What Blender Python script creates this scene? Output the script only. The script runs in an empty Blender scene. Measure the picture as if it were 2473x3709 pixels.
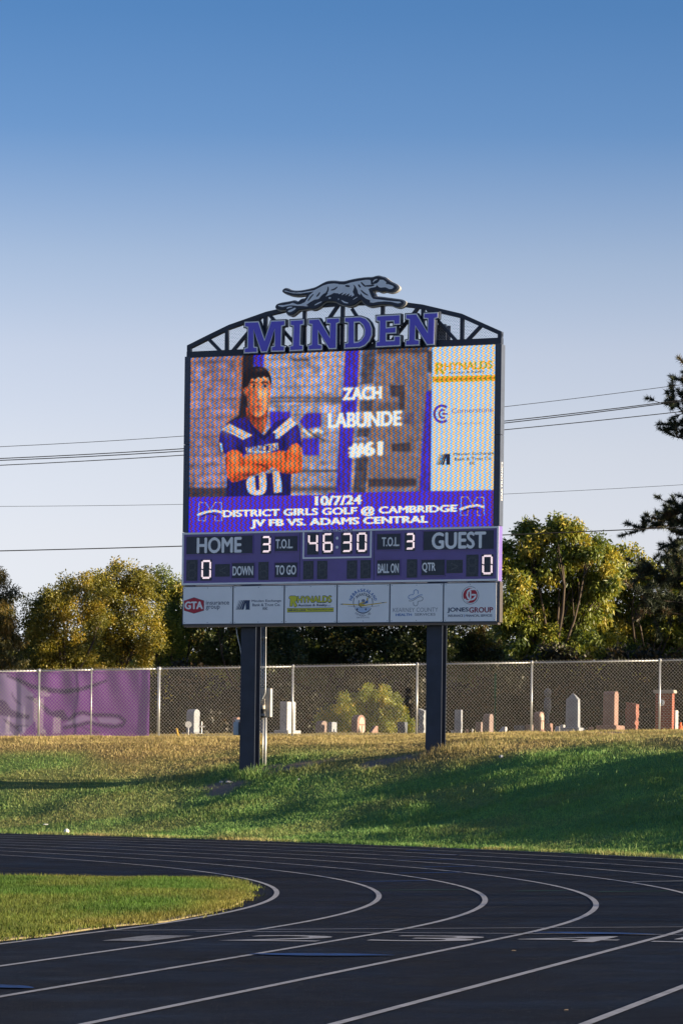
import bpy, bmesh, math, random
import numpy as np
from mathutils import Vector, Matrix
from mathutils.geometry import tessellate_polygon

random.seed(7)
RNG = np.random.default_rng(11)
SC = bpy.context.scene
COL = SC.collection

# ---------------------------------------------------------------- camera
F, V0, CX, ROLL, EYE = 11500.0, 2870.0, 1236.5, 0.0125, 1.086   # measured in photograph pixels (2473 wide)
cR, sR = math.cos(ROLL), math.sin(ROLL)
cam = bpy.data.cameras.new('camera')
cam.sensor_fit = 'HORIZONTAL'; cam.sensor_width = 24.0
cam.lens = F / 2473.0 * 24.0
cam.shift_y = (V0 - 1854.5) / 2473.0
cam.clip_start = 0.5; cam.clip_end = 9000
camo = bpy.data.objects.new('camera', cam); COL.objects.link(camo)
camo.matrix_world = Matrix(((cR, -sR, 0, 0), (0, 0, -1, 0), (sR, cR, 0, EYE), (0, 0, 0, 1)))
SC.camera = camo

# ---------------------------------------------------------------- sky, sun, exposure
SUN_AZ, SUN_EL = math.radians(108.0), math.radians(9.2)
world = bpy.data.worlds.new('World'); SC.world = world; world.use_nodes = True
wn, wl = world.node_tree.nodes, world.node_tree.links
wn.clear()
sky = wn.new('ShaderNodeTexSky'); sky.sky_type = 'NISHITA'; sky.sun_disc = False
sky.sun_elevation = SUN_EL; sky.sun_rotation = SUN_AZ
sky.altitude = 600; sky.air_density = 1.0; sky.dust_density = 0.3; sky.ozone_density = 2.5
bg = wn.new('ShaderNodeBackground'); bg.inputs['Strength'].default_value = 0.15
wo = wn.new('ShaderNodeOutputWorld')
# the air's own colour by height above the horizon, the same all the way round
geo = wn.new('ShaderNodeNewGeometry'); sep = wn.new('ShaderNodeSeparateXYZ')
ramp = wn.new('ShaderNodeValToRGB'); mul = wn.new('ShaderNodeMix'); mul.data_type = 'RGBA'; mul.blend_type = 'MULTIPLY'
neg = wn.new('ShaderNodeMath'); neg.operation = 'MULTIPLY'; neg.inputs[1].default_value = -1.0
mul.inputs['Factor'].default_value = 1.0
wl.new(geo.outputs['Incoming'], sep.inputs[0]); wl.new(sep.outputs['Z'], neg.inputs[0]); wl.new(neg.outputs[0], ramp.inputs['Fac'])
SKYRAMP = [(0.0068, (0.323, 0.359, 0.645, 1)), (0.0320, (0.353, 0.320, 0.476, 1)), (0.0603, (0.432, 0.330, 0.394, 1)), (0.0791, (0.482, 0.342, 0.369, 1)), (0.1071, (0.521, 0.351, 0.346, 1)), (0.1379, (0.509, 0.342, 0.330, 1)), (0.1653, (0.406, 0.303, 0.308, 1)), (0.2042, (0.193, 0.215, 0.278, 1)), (0.2404, (0.133, 0.184, 0.257, 1))]
el = ramp.color_ramp.elements
el[0].position, el[0].color = SKYRAMP[0]
el[1].position, el[1].color = SKYRAMP[-1]
for p_, c_ in SKYRAMP[1:-1]:
    e_ = el.new(p_); e_.color = c_
wl.new(sky.outputs['Color'], mul.inputs['A']); wl.new(ramp.outputs['Color'], mul.inputs['B'])
wl.new(mul.outputs['Result'], bg.inputs['Color']); wl.new(bg.outputs['Background'], wo.inputs['Surface'])

sun = bpy.data.lights.new('sun', 'SUN'); sun.energy = 3.0; sun.angle = math.radians(0.5); sun.color = (1.0, 0.82, 0.56)
suno = bpy.data.objects.new('sun', sun); COL.objects.link(suno)
sdir = Vector((math.sin(SUN_AZ) * math.cos(SUN_EL), math.cos(SUN_AZ) * math.cos(SUN_EL), math.sin(SUN_EL)))
suno.rotation_euler = (-sdir).to_track_quat('-Z', 'Y').to_euler()
suno.location = (60, -10, 40)

SC.view_settings.view_transform = 'Standard'; SC.view_settings.look = 'None'
SC.view_settings.gamma = 1.0; SC.view_settings.use_curve_mapping = False
SC.view_settings.exposure = 2.1
SC.cycles.use_denoising = True
SC.cycles.max_bounces = 8; SC.cycles.transparent_max_bounces = 24

# ---------------------------------------------------------------- measuring helpers
def ray(px, py):
    x, y = px - CX, py - V0
    return np.array([(cR * x + sR * y) / F, 1.0, (sR * x - cR * y) / F])
def P(px, py, Y):                       # the point at depth Y seen at a photograph pixel
    r = ray(px, py); return np.array([r[0] * Y, Y, EYE + r[2] * Y])
K = 1568.0 / 2473.0
def Q(x, y, Y): return P(x / K, y / K, Y)      # the same from the 1568-wide view
TH = math.radians(22.25); BD = 70.0             # the scoreboard's turn and distance
cT, sT = math.cos(TH), math.sin(TH)
def bd(px, py, off=0.0):                # point of the board's front plane, in the board's own frame
    r = ray(px, py); n = np.array([-sT, -cT, 0.0]); p0 = np.array([sT * off, BD + cT * off, 0.0])
    p = r * (n @ p0) / (n @ r)
    return (p[0] * cT - (p[1] - BD) * sT, p[2] + EYE)
def zoomer(ox, oy, s): return lambda x, y: (ox + x / s, oy + y / s)
XC, YC, R1, LANE, SLOPE = -36.936, 33.126, 36.268, 1.07, 0.015
ROUT = R1 + 8 * LANE
PH0 = math.radians(-14.5); cN, sN = math.cos(PH0), math.sin(PH0)      # here the bend ends and the straight begins
def rad(x, y):
    dx, dy = np.asarray(x, float) - XC, np.asarray(y, float) - YC
    return np.where(dx * sN - dy * cN > 0, dx * cN + dy * sN, np.hypot(dx, dy))
def gpx(px, py, zz=None):               # track surface point under a photograph pixel
    r = ray(px, py); z = 0.0
    for i in range(40):
        t = (z - EYE) / r[2]; x, y = r[0] * t, t
        z = track_z(x, y)
    return x, y
def track_z(x, y): return SLOPE * max(0.0, float(rad(x, y)) - R1)
def sstep(a, b, x):
    t = np.clip((np.asarray(x, float) - a) / (b - a), 0, 1); return t * t * (3 - 2 * t)
_lat = np.random.default_rng(5).random((257, 257))
def vnoise(x, y, s):                    # smooth value noise 0..1
    x = np.asarray(x, float) / s + 1000.37; y = np.asarray(y, float) / s + 1000.11
    xi, yi = np.floor(x).astype(int), np.floor(y).astype(int); fx, fy = x - xi, y - yi
    fx = fx * fx * (3 - 2 * fx); fy = fy * fy * (3 - 2 * fy)
    a = _lat[xi % 256, yi % 256]; b = _lat[(xi + 1) % 256, yi % 256]; c = _lat[xi % 256, (yi + 1) % 256]; d = _lat[(xi + 1) % 256, (yi + 1) % 256]
    return (a * (1 - fx) + b * fx) * (1 - fy) + (c * (1 - fx) + d * fx) * fy
FENCE_Y = 80.0
def ground_z(x, y):
    x = np.asarray(x, float); y = np.asarray(y, float)
    dx, dy = x - XC, y - YC
    r = rad(x, y); e = r - ROUT
    phi = np.degrees(np.arctan2(dy, dx))
    m = sstep(-8, 14, phi) * sstep(175, 150, phi)
    top = 2.53 + 0.015 * np.clip(x, -25, 25)
    ef = np.clip((FENCE_Y - YC) / np.maximum(np.sin(np.radians(np.clip(phi, 20, 160))), .2) - ROUT, 4, 60); e0 = e; e = np.where(e > 0, e * np.maximum(1, 15.5 / ef), e)
    prof = np.interp(e, [0, .6, 2.5, 6.5, 8.2, 10, 12.5, 18], [.0, .05, .36, 1.36, 1.80, 2.12, 2.33, 2.40])
    zb = SLOPE * 8 * LANE + prof * top / 2.56
    bump = (vnoise(x, y, 2.3) - .5) * .12 * sstep(.5, 2.5, e) * sstep(14, 9, e) + (vnoise(x, y, .7) - .5) * .035 * sstep(.3, 1.5, e)
    zb = zb * (1 - .85 * sstep(7.6, 12.5, x + (y - 58) * -.06) * sstep(76, 66, y)) + .11 * sstep(80.4, 84, y) * sstep(140, 60, np.abs(x) * 4)  # unseen part of the bank at right lowered to let low sun through
    zo = (zb + bump) * m + (1 - m) * (SLOPE * 8 * LANE - .02 + 0 * x)
    zi = SLOPE * np.clip(r - R1, 0, None) - .07
    return np.where(e0 < -0.02, zi, zo)
def gz(x, y): return float(ground_z(x, y))

# ---------------------------------------------------------------- object helpers
def link(o, parent=None):
    COL.objects.link(o)
    if parent is not None: o.parent = parent
    return o
def tag(o, label=None, cat=None, group=None, kind=None):
    if label: o['label'] = label
    if cat: o['category'] = cat
    if group: o['group'] = group
    if kind: o['kind'] = kind
    return o
def empty(name, loc=(0, 0, 0), rz=0.0, label=None, cat=None, group=None):
    o = bpy.data.objects.new(name, None); o.empty_display_size = 0.2
    o.location = loc; o.rotation_euler = (0, 0, rz)
    return tag(link(o), label, cat, group)
def setattr_mesh(me, name, typ, dom, data):
    a = me.attributes.new(name, typ, dom)
    key = 'color' if 'COLOR' in typ else 'value'
    a.data.foreach_set(key, np.ascontiguousarray(data, dtype=np.float32).ravel())
def fast_mesh(name, v, faces, n, smooth=False):      # faces: (k, n) index array
    me = bpy.data.meshes.new(name); v = np.asarray(v, np.float32); faces = np.asarray(faces, np.int32)
    me.vertices.add(len(v)); me.vertices.foreach_set('co', v.ravel())
    me.loops.add(faces.size); me.loops.foreach_set('vertex_index', faces.ravel())
    me.polygons.add(len(faces)); me.polygons.foreach_set('loop_start', np.arange(0, faces.size, n, dtype=np.int32))
    if smooth: me.polygons.foreach_set('use_smooth', np.ones(len(faces), bool))
    me.update(calc_edges=True); me.validate()
    return me
class MB:
    def __init__(s): s.v, s.f, s.m = [], [], []
    def face(s, pts, mi=0):
        b = len(s.v); s.v += [tuple(map(float, p)) for p in pts]; s.f.append(tuple(range(b, b + len(pts)))); s.m.append(mi)
    def box(s, a, b, mi=0):
        x0, y0, z0 = a; x1, y1, z1 = b; o = len(s.v)
        s.v += [(x, y, z) for z in (z0, z1) for y in (y0, y1) for x in (x0, x1)]
        for f in ((0, 2, 3, 1), (4, 5, 7, 6), (0, 1, 5, 4), (2, 6, 7, 3), (0, 4, 6, 2), (1, 3, 7, 5)):
            s.f.append(tuple(o + i for i in f)); s.m.append(mi)
        return s
    def prism(s, poly, y0, y1, mi=0, holes=(), back=True, ax='xz'):       # outline in the xz plane, thick along y (front y0)
        loops = [list(poly)] + [list(h) for h in holes]
        tris = tessellate_polygon([[Vector((a, b, 0)) for a, b in L] for L in loops])
        flat = [p for L in loops for p in L]
        def put(p, y): return (p[0], y, p[1]) if ax == 'xz' else (y, p[0], p[1])
        o = len(s.v)
        for y in (y0, y1): s.v += [put(p, y) for p in flat]
        n = len(flat)
        for t in tris:
            a, b, c = t
            ar = (flat[b][0] - flat[a][0]) * (flat[c][1] - flat[a][1]) - (flat[b][1] - flat[a][1]) * (flat[c][0] - flat[a][0])
            if ar < 0: b, c = c, b
            s.f.append((o + a, o + b, o + c)); s.m.append(mi)
            if back: s.f.append((o + n + a, o + n + c, o + n + b)); s.m.append(mi)
        if abs(y1 - y0) > 1e-9:
            st = 0
            for L in loops:
                k = len(L)
                for i in range(k):
                    j = (i + 1) % k; s.f.append((o + st + i, o + n + st + i, o + n + st + j, o + st + j)); s.m.append(mi)
                st += k
        return s
    def tube(s, path, r, n=8, mi=0, cap=True):
        path = [Vector(p) for p in path]; rs = r if hasattr(r, '__len__') else [r] * len(path)
        o = len(s.v); up = Vector((0, 0, 1)); prev = None
        for i, p in enumerate(path):
            d = (path[min(i + 1, len(path) - 1)] - path[max(i - 1, 0)]).normalized()
            if prev is None: a = d.cross(up) if abs(d.z) < .95 else d.cross(Vector((1, 0, 0)))
            else: a = prev - d * prev.dot(d)
            a.normalize(); prev = a; b = d.cross(a)
            for k in range(n):
                t = 2 * math.pi * k / n; s.v.append(tuple(p + (a * math.cos(t) + b * math.sin(t)) * rs[i]))
        for i in range(len(path) - 1):
            for k in range(n):
                k2 = (k + 1) % n; s.f.append((o + i * n + k, o + i * n + k2, o + (i + 1) * n + k2, o + (i + 1) * n + k)); s.m.append(mi)
        if cap:
            s.f.append(tuple(o + k for k in reversed(range(n)))); s.m.append(mi)
            e = o + (len(path) - 1) * n; s.f.append(tuple(e + k for k in range(n))); s.m.append(mi)
        return s
    def mesh(s, name, mats, smooth=False):
        me = bpy.data.meshes.new(name); me.from_pydata(s.v, [], s.f); me.update()
        for m in (mats if isinstance(mats, (list, tuple)) else [mats]): me.materials.append(m)
        me.polygons.foreach_set('material_index', s.m)
        bm = bmesh.new(); bm.from_mesh(me); bmesh.ops.recalc_face_normals(bm, faces=bm.faces); bm.to_mesh(me); bm.free()
        if smooth: me.polygons.foreach_set('use_smooth', [True] * len(me.polygons))
        return me
    def build(s, name, mats, parent=None, smooth=False, bevel=0.0, loc=None, keep=False):
        me = s.mesh(name, mats, smooth)
        if bevel:
            bm = bmesh.new(); bm.from_mesh(me); bmesh.ops.remove_doubles(bm, verts=bm.verts, dist=1e-5)
            es = [e for e in bm.edges if len(e.link_faces) == 2 and e.calc_face_angle(0) > .5]
            bmesh.ops.bevel(bm, geom=es, offset=bevel, segments=2, affect='EDGES', profile=.5); bm.to_mesh(me); bm.free()
        o = bpy.data.objects.new(name, me); link(o, parent)
        if loc is not None: o.location = loc
        return o

# ---------------------------------------------------------------- materials
def base_mat(name):
    m = bpy.data.materials.new(name); m.use_nodes = True
    nt = m.node_tree; return m, nt.nodes, nt.links, nt.nodes['Principled BSDF']
def mixrgb(N, L, fac, a, b, mode='MIX'):
    n = N.new('ShaderNodeMix'); n.data_type = 'RGBA'; n.blend_type = mode
    for sock, val in (('Factor', fac), ('A', a), ('B', b)):
        if hasattr(val, 'links') or isinstance(val, bpy.types.NodeSocket): L.new(val, n.inputs[sock])
        elif sock == 'Factor': n.inputs[sock].default_value = val
        else: n.inputs[sock].default_value = (*val, 1) if len(val) == 3 else val
    return n.outputs['Result']
def noise(N, L, scale, detail=4, rough=.55, coord='Object', stretch=None):
    tc = N.new('ShaderNodeTexCoord'); t = N.new('ShaderNodeTexNoise'); t.inputs['Scale'].default_value = scale
    t.inputs['Detail'].default_value = detail; t.inputs['Roughness'].default_value = rough
    if stretch:
        mp = N.new('ShaderNodeMapping'); mp.inputs['Scale'].default_value = stretch
        L.new(tc.outputs[coord], mp.inputs[0]); L.new(mp.outputs[0], t.inputs['Vector'])
    else: L.new(tc.outputs[coord], t.inputs['Vector'])
    return t.outputs['Fac']
def ramp_of(N, L, sock, stops):
    r = N.new('ShaderNodeValToRGB'); e = r.color_ramp.elements
    e[0].position, e[0].color = stops[0][0], (*stops[0][1], 1); e[1].position, e[1].color = stops[-1][0], (*stops[-1][1], 1)
    for p, c in stops[1:-1]: x = e.new(p); x.color = (*c, 1)
    L.new(sock, r.inputs['Fac']); return r.outputs['Color']
def mat(name, col, rough=.6, metal=0.0, var=.15, scale=6.0, bump=0.0, bscale=40.0, spec=.5, stretch=None):
    m, N, L, B = base_mat(name)
    f = noise(N, L, scale, 5, .6, stretch=stretch)
    lo = tuple(c * (1 - var) for c in col); hi = tuple(min(1, c * (1 + var)) for c in col)
    L.new(ramp_of(N, L, f, [(.3, lo), (.7, hi)]), B.inputs['Base Color'])
    B.inputs['Roughness'].default_value = rough; B.inputs['Metallic'].default_value = metal; B.inputs['Specular IOR Level'].default_value = spec
    if bump:
        b = N.new('ShaderNodeBump'); b.inputs['Strength'].default_value = bump; b.inputs['Distance'].default_value = .01
        L.new(noise(N, L, bscale, 4), b.inputs['Height']); L.new(b.outputs[0], B.inputs['Normal'])
    return m
def glossy(name, coat, rough=.25):
    B = M[name].node_tree.nodes['Principled BSDF']; B.inputs['Specular IOR Level'].default_value = .8; B.inputs['Coat Weight'].default_value = coat; B.inputs['Coat Roughness'].default_value = rough
def speckle(name, cols, scale=90, rough=.75, bump=.35, stain=.25):          # granite and the like
    m, N, L, B = base_mat(name)
    f = noise(N, L, scale, 2, .7); c = ramp_of(N, L, f, [(.35, cols[0]), (.5, cols[1]), (.66, cols[2])])
    g = noise(N, L, 3.5, 5, .65); c2 = mixrgb(N, L, 1.0, c, ramp_of(N, L, g, [(.35, (1 - stain,) * 3), (.6, (1, 1, 1))]), 'MULTIPLY')
    L.new(c2, B.inputs['Base Color']); B.inputs['Roughness'].default_value = rough
    b = N.new('ShaderNodeBump'); b.inputs['Strength'].default_value = bump; b.inputs['Distance'].default_value = .015
    L.new(noise(N, L, 28, 5, .65), b.inputs['Height']); L.new(b.outputs[0], B.inputs['Normal'])
    return m
def leaf_mat(name, dark, light, autumn, trans=.42):
    m = bpy.data.materials.new(name); m.use_nodes = True; nt = m.node_tree; N, L = nt.nodes, nt.links
    N.remove(N['Principled BSDF'])
    at = N.new('ShaderNodeAttribute'); at.attribute_name = 'tint'
    c = ramp_of(N, L, at.outputs['Fac'], [(0, dark), (.62, light), (1, autumn)])
    d = N.new('ShaderNodeBsdfDiffuse'); t = N.new('ShaderNodeBsdfTranslucent'); g = N.new('ShaderNodeBsdfGlossy'); g.inputs['Roughness'].default_value = .5
    L.new(c, d.inputs['Color']); L.new(mixrgb(N, L, 1.0, c, (1.25, 1.15, .6), 'MULTIPLY'), t.inputs['Color']); g.inputs['Color'].default_value = (.7, .7, .7, 1)
    a = N.new('ShaderNodeMixShader'); a.inputs[0].default_value = trans; L.new(d.outputs[0], a.inputs[1]); L.new(t.outputs[0], a.inputs[2])
    b = N.new('ShaderNodeMixShader'); b.inputs[0].default_value = .05; L.new(a.outputs[0], b.inputs[1]); L.new(g.outputs[0], b.inputs[2])
    L.new(b.outputs[0], N['Material Output'].inputs['Surface'])
    return m
def grass_mat(name, green, straw, soil=None, blade=False):
    m, N, L, B = base_mat(name)
    dry = N.new('ShaderNodeAttribute'); dry.attribute_name = 'dry'
    if blade:
        ti = N.new('ShaderNodeAttribute'); ti.attribute_name = 'tint'
        g = ramp_of(N, L, ti.outputs['Fac'], [(0, tuple(c * .55 for c in green)), (1, tuple(c * 1.5 for c in green))])
        s = ramp_of(N, L, ti.outputs['Fac'], [(0, tuple(c * .6 for c in straw)), (1, tuple(c * 1.35 for c in straw))])
        c = mixrgb(N, L, dry.outputs['Fac'], g, s); L.new(c, B.inputs['Base Color'])
        B.inputs['Roughness'].default_value = .6; B.inputs['Specular IOR Level'].default_value = .25
        t = N.new('ShaderNodeBsdfTranslucent'); L.new(mixrgb(N, L, 1.0, c, (1.2, 1.2, .6), 'MULTIPLY'), t.inputs['Color'])
        x = N.new('ShaderNodeMixShader'); x.inputs[0].default_value = .3; L.new(B.outputs[0], x.inputs[1]); L.new(t.outputs[0], x.inputs[2])
        L.new(x.outputs[0], N['Material Output'].inputs['Surface'])
    else:
        di = N.new('ShaderNodeAttribute'); di.attribute_name = 'dirt'
        f = noise(N, L, 9, 8, .75)
        g = ramp_of(N, L, f, [(.3, tuple(c * .5 for c in green)), (.7, tuple(c * 1.3 for c in green))])
        s = ramp_of(N, L, f, [(.3, tuple(c * .6 for c in straw)), (.7, tuple(c * 1.2 for c in straw))])
        k = ramp_of(N, L, f, [(.3, tuple(c * .7 for c in soil)), (.7, tuple(c * 1.2 for c in soil))])
        c = mixrgb(N, L, di.outputs['Fac'], mixrgb(N, L, dry.outputs['Fac'], g, s), k); L.new(c, B.inputs['Base Color'])
        B.inputs['Roughness'].default_value = .95; B.inputs['Specular IOR Level'].default_value = .1
        b = N.new('ShaderNodeBump'); b.inputs['Strength'].default_value = .8; b.inputs['Distance'].default_value = .04
        L.new(noise(N, L, 22, 6, .7), b.inputs['Height']); L.new(b.outputs[0], B.inputs['Normal'])
    return m
def emit_mat(name, col, strength):
    m, N, L, B = base_mat(name); B.inputs['Base Color'].default_value = (*[c * .6 for c in col], 1)
    B.inputs['Emission Color'].default_value = (*col, 1); B.inputs['Emission Strength'].default_value = strength; B.inputs['Roughness'].default_value = .4
    return m

NAVY = (.022, .031, .056)
M = {}
M['steel'] = mat('painted_navy_steel', NAVY, .5, 0, .25, 3, .06, 60)
M['web'] = M['steel']
M['trim'] = mat('navy_trim', (.06, .075, .115), .5, 0, .12, 3)
M['silver'] = mat('silver_trim', (.95, .95, .96), .6, 0, .06, 4)
M['letter_blue'] = mat('violet_blue_acrylic', (.10, .07, .72), .5, 0, .06, 3)
M['dog_grey'] = mat('emblem_grey', (.80, .84, .90), .6, 0, .08, 4)
M['dog_back'] = mat('emblem_backer_grey', (.30, .30, .31), .5, 0, .1, 4)
M['purple'] = mat('purple_scoreboard_face', (.135, .085, .34), .5, 0, .12, 2.2)
M['line_white'] = mat('scoreboard_border_white', (.90, .91, .95), .5, 0, .06, 4)
M['plate'] = mat('caption_plate_navy', (.035, .045, .07), .45, 0, .2, 5)
M['caption'] = mat('caption_white', (.97, .97, .98), .5, 0, .06, 6)
M['digitbox'] = mat('digit_mask_dark_grey', (.075, .08, .095), .7, 0, .25, 30)
M['dim'] = mat('unlit_digit_grey', (.11, .115, .125), .6, 0, .2, 30)
M['lit'] = emit_mat('lit_diode', (1.0, .80, .84), .30)
M['panel'] = mat('sponsor_panel_white', (.95, .95, .96), .6, 0, .04, 1.6)
M['alu'] = mat('aluminium_edge', (.13, .11, .10), .4, .5, .1, 8)
M['galv'] = mat('galvanised_steel', (.48, .49, .50), .42, .55, .14, 20)
M['wire'] = mat('galvanised_wire', (.42, .41, .39), .45, .35, .15, 30)
M['black'] = mat('black_rubber', (.01, .01, .011), .6)
M['cabinet'] = mat('beige_cabinet', (.52, .47, .40), .5)
M['greybox'] = mat('grey_meter_box', (.40, .46, .52), .5)
M['red'] = mat('logo_red', (.55, .025, .05), .5, 0, .05)
M['ink'] = mat('logo_navy', (.03, .055, .13), .5, 0, .05)
M['ink_blue'] = mat('logo_blue', (.02, .17, .5), .5, 0, .05)
M['ink_grey'] = mat('logo_grey', (.24, .25, .30), .5, 0, .05)
M['yellow'] = mat('logo_yellow', (.8, .76, .05), .5, 0, .05)
M['gold'] = mat('logo_gold', (.75, .52, .08), .5, 0, .05)
M['lightblue'] = mat('logo_light_blue', (.55, .68, .88), .5, 0, .05)
M['maroon'] = mat('logo_maroon', (.34, .03, .06), .5, 0, .05)
M['bark'] = mat('bark', (.075, .055, .04), .9, 0, .4, 14, .6, 30, stretch=(1, 1, .25))
M['white'] = mat('white_paint', (.75, .75, .73), .5, 0, .06)
M['orange'] = mat('orange_plastic', (.75, .12, .015), .5)
M['markyellow'] = mat('yellow_plastic', (.75, .45, .02), .5)
M['greenpost'] = mat('green_post_paint', (.018, .05, .034), .6)
M['wood'] = mat('weathered_pole_wood', (.14, .11, .085), .9, 0, .3, 8, .3, 40, stretch=(1, 1, .1))
G_GREEN, G_STRAW, G_SOIL = (.13, .25, .07), (.26, .19, .085), (.30, .22, .165)
M['ground'] = grass_mat('lawn_ground', G_GREEN, G_STRAW, G_SOIL)
M['blade'] = grass_mat('grass_blades', (.16, .30, .085), (.44, .34, .16), blade=True)
M['field_blade'] = grass_mat('infield_blades', (.062, .135, .020), (.19, .17, .04), blade=True)

for k_, c_ in (('panel', .9), ('silver', .9), ('caption', .9), ('line_white', .9), ('dog_grey', .8), ('dog_back', .3), ('letter_blue', .35), ('purple', .25)): glossy(k_, c_)
def asphalt():
    m, N, L, B = base_mat('black_track_asphalt')
    c = ramp_of(N, L, noise(N, L, .45, 6, .65), [(.3, (.0026, .0030, .0065)), (.72, (.0070, .0078, .013))])
    c = mixrgb(N, L, ramp_of(N, L, noise(N, L, 1.7, 6, .7), [(.50, (0, 0, 0)), (.72, (.6, .6, .6))]), c, (.019, .018, .020))      # scuffed, dusty patches
    c = mixrgb(N, L, ramp_of(N, L, noise(N, L, 5.5, 4, .7), [(.60, (0, 0, 0)), (.68, (.5, .5, .5))]), c, (.0015, .0015, .003))       # darker stains
    c = mixrgb(N, L, ramp_of(N, L, noise(N, L, 48, 2, .5), [(.66, (0, 0, 0)), (.73, (.75, .75, .75))]), c, (.12, .115, .115))     # pale grit
    L.new(c, B.inputs['Base Color']); B.inputs['Specular IOR Level'].default_value = .12
    L.new(ramp_of(N, L, noise(N, L, .8, 5, .65), [(.3, (.5,) * 3), (.7, (.85,) * 3)]), B.inputs['Roughness'])
    b = N.new('ShaderNodeBump'); b.inputs['Strength'].default_value = .9; b.inputs['Distance'].default_value = .012
    L.new(noise(N, L, 70, 5, .7), b.inputs['Height']); L.new(b.outputs[0], B.inputs['Normal'])
    return m
def worn_paint(name, col, wear):
    m, N, L, B = base_mat(name)
    f = noise(N, L, 5, 8, .75); g = noise(N, L, 60, 3, .6)
    k = N.new('ShaderNodeMath'); k.operation = 'MULTIPLY_ADD'; k.inputs[1].default_value = .45; L.new(g, k.inputs[0]); L.new(f, k.inputs[2])
    L.new(ramp_of(N, L, k.outputs[0], [(wear - .10, (.022, .022, .026)), (wear, tuple(c * .75 for c in col)), (wear + .2, col)]), B.inputs['Base Color'])
    B.inputs['Roughness'].default_value = .75; B.inputs['Specular IOR Level'].default_value = .15
    return m
M['asphalt'] = asphalt()
M['paint'] = worn_paint('worn_white_track_paint', (.40, .40, .42), .62)
M['paint_dim'] = worn_paint('faded_white_track_paint', (.26, .265, .28), .68)
M['paint_blue'] = worn_paint('worn_blue_track_paint', (.022, .075, .24), .66)
M['paint_green'] = worn_paint('worn_green_track_paint', (.03, .11, .08), .68)
def screen_mat():
    m, N, L, B = base_mat('led_screen_picture')
    at = N.new('ShaderNodeAttribute'); at.attribute_name = 'picture'
    B.inputs['Base Color'].default_value = (.02, .02, .025, 1); B.inputs['Roughness'].default_value = .7
    L.new(at.outputs['Color'], B.inputs['Emission Color']); B.inputs['Emission Strength'].default_value = .21
    return m
M['screen'] = screen_mat()
def mesh_sheet_mat():
    m, N, L, B = base_mat('expanded_metal_mesh')
    B.inputs['Base Color'].default_value = (.78, .78, .85, 1); B.inputs['Roughness'].default_value = .5
    tc = N.new('ShaderNodeTexCoord'); br = N.new('ShaderNodeTexBrick')
    mp = N.new('ShaderNodeMapping'); mp.inputs['Rotation'].default_value = (math.radians(90), 0, 0)
    L.new(tc.outputs['Object'], mp.inputs[0]); L.new(mp.outputs[0], br.inputs['Vector'])
    br.inputs['Scale'].default_value = 1.0; br.inputs['Brick Width'].default_value = .06; br.inputs['Row Height'].default_value = .03
    br.inputs['Mortar Size'].default_value = .0022; br.inputs['Mortar Smooth'].default_value = 0
    tr = N.new('ShaderNodeBsdfTransparent'); x = N.new('ShaderNodeMixShader')
    L.new(br.outputs['Fac'], x.inputs[0]); L.new(tr.outputs[0], x.inputs[1]); L.new(B.outputs[0], x.inputs[2])
    L.new(x.outputs[0], N['Material Output'].inputs['Surface'])
    return m
M['sheet'] = mesh_sheet_mat()
M['leaf_gold'] = leaf_mat('golden_olive_leaves', (.06, .075, .014), (.28, .255, .035), (.46, .32, .04))
M['leaf_dark'] = leaf_mat('dark_green_leaves', (.035, .052, .018), (.10, .13, .035), (.12, .08, .02))
M['leaf_walnut'] = leaf_mat('walnut_green_leaves', (.05, .09, .018), (.24, .28, .04), (.50, .40, .06))
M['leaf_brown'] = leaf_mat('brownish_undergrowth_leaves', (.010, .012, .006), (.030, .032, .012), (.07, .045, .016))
M['leaf_cedar'] = leaf_mat('cedar_needles', (.035, .042, .012), (.13, .115, .022), (.24, .15, .03), .2)
M['leaf_bush'] = leaf_mat('yellow_green_bush_leaves', (.10, .13, .02), (.30, .34, .045), (.48, .36, .05))
M['needle'] = leaf_mat('pine_needles', (.020, .030, .018), (.050, .068, .036), (.10, .06, .03), .15)

# ================================================================ THE SETTING
def dryness(x, y):
    e = rad(x, y) - ROUT
    z = ground_z(x, y)
    d = .95 * sstep(1.30, 2.15, z + (vnoise(x, y, 3.0) - .5) * .8 - .05 * np.clip(x, 0, 9)) + .30 * sstep(.45, .8, vnoise(x + 40, y, 1.6)) - .25 * sstep(2.0, 7.0, x) * sstep(15, 9, e)
    d = d + .18 * sstep(0, -7, x) + .5 * sstep(.55, .05, e) * sstep(.35, .7, vnoise(x, y, .8))
    return np.clip(d, 0, 1)
BARE = [gpx(825, 2836), gpx(1040, 2762)]
def dirtiness(x, y):
    d = np.zeros_like(np.asarray(x, float))
    wob = (vnoise(x, y, .35) - .5) * .9
    for cx_, cy_, rx, ry in ((-2.62, 69.6, .55, 1.1), (-1.0, 70.6, 1.1, .5), (-1.7, 70.9, .5, .5), (1.2, 69.2, 1.0, .6), (6.1, 71.2, .9, .9), (7.9, 72.0, .5, .7)):
        q = np.hypot((x - cx_) / rx, (y - cy_) / ry) + wob
        d = np.maximum(d, sstep(1.0, .55, q))
    return d
def axis(lo, hi, step, far):
    mid = np.arange(lo, hi + 1e-6, step); g = step * 2; a, b = [], []
    p = lo
    while p > -far: p -= g; a.append(p); g *= 1.35
    p, g = hi, step * 2
    while p < far: p += g; b.append(p); g *= 1.35
    return np.array(a[::-1] + list(mid) + b)
gxs, gys = axis(-14, 16, .28, 4500), axis(-6, 100, .34, 6000)
GX, GY = np.meshgrid(gxs, gys); GZ = ground_z(GX, GY)
nx, ny = len(gxs), len(gys)
idx = np.arange(nx * ny).reshape(ny, nx)
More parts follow.
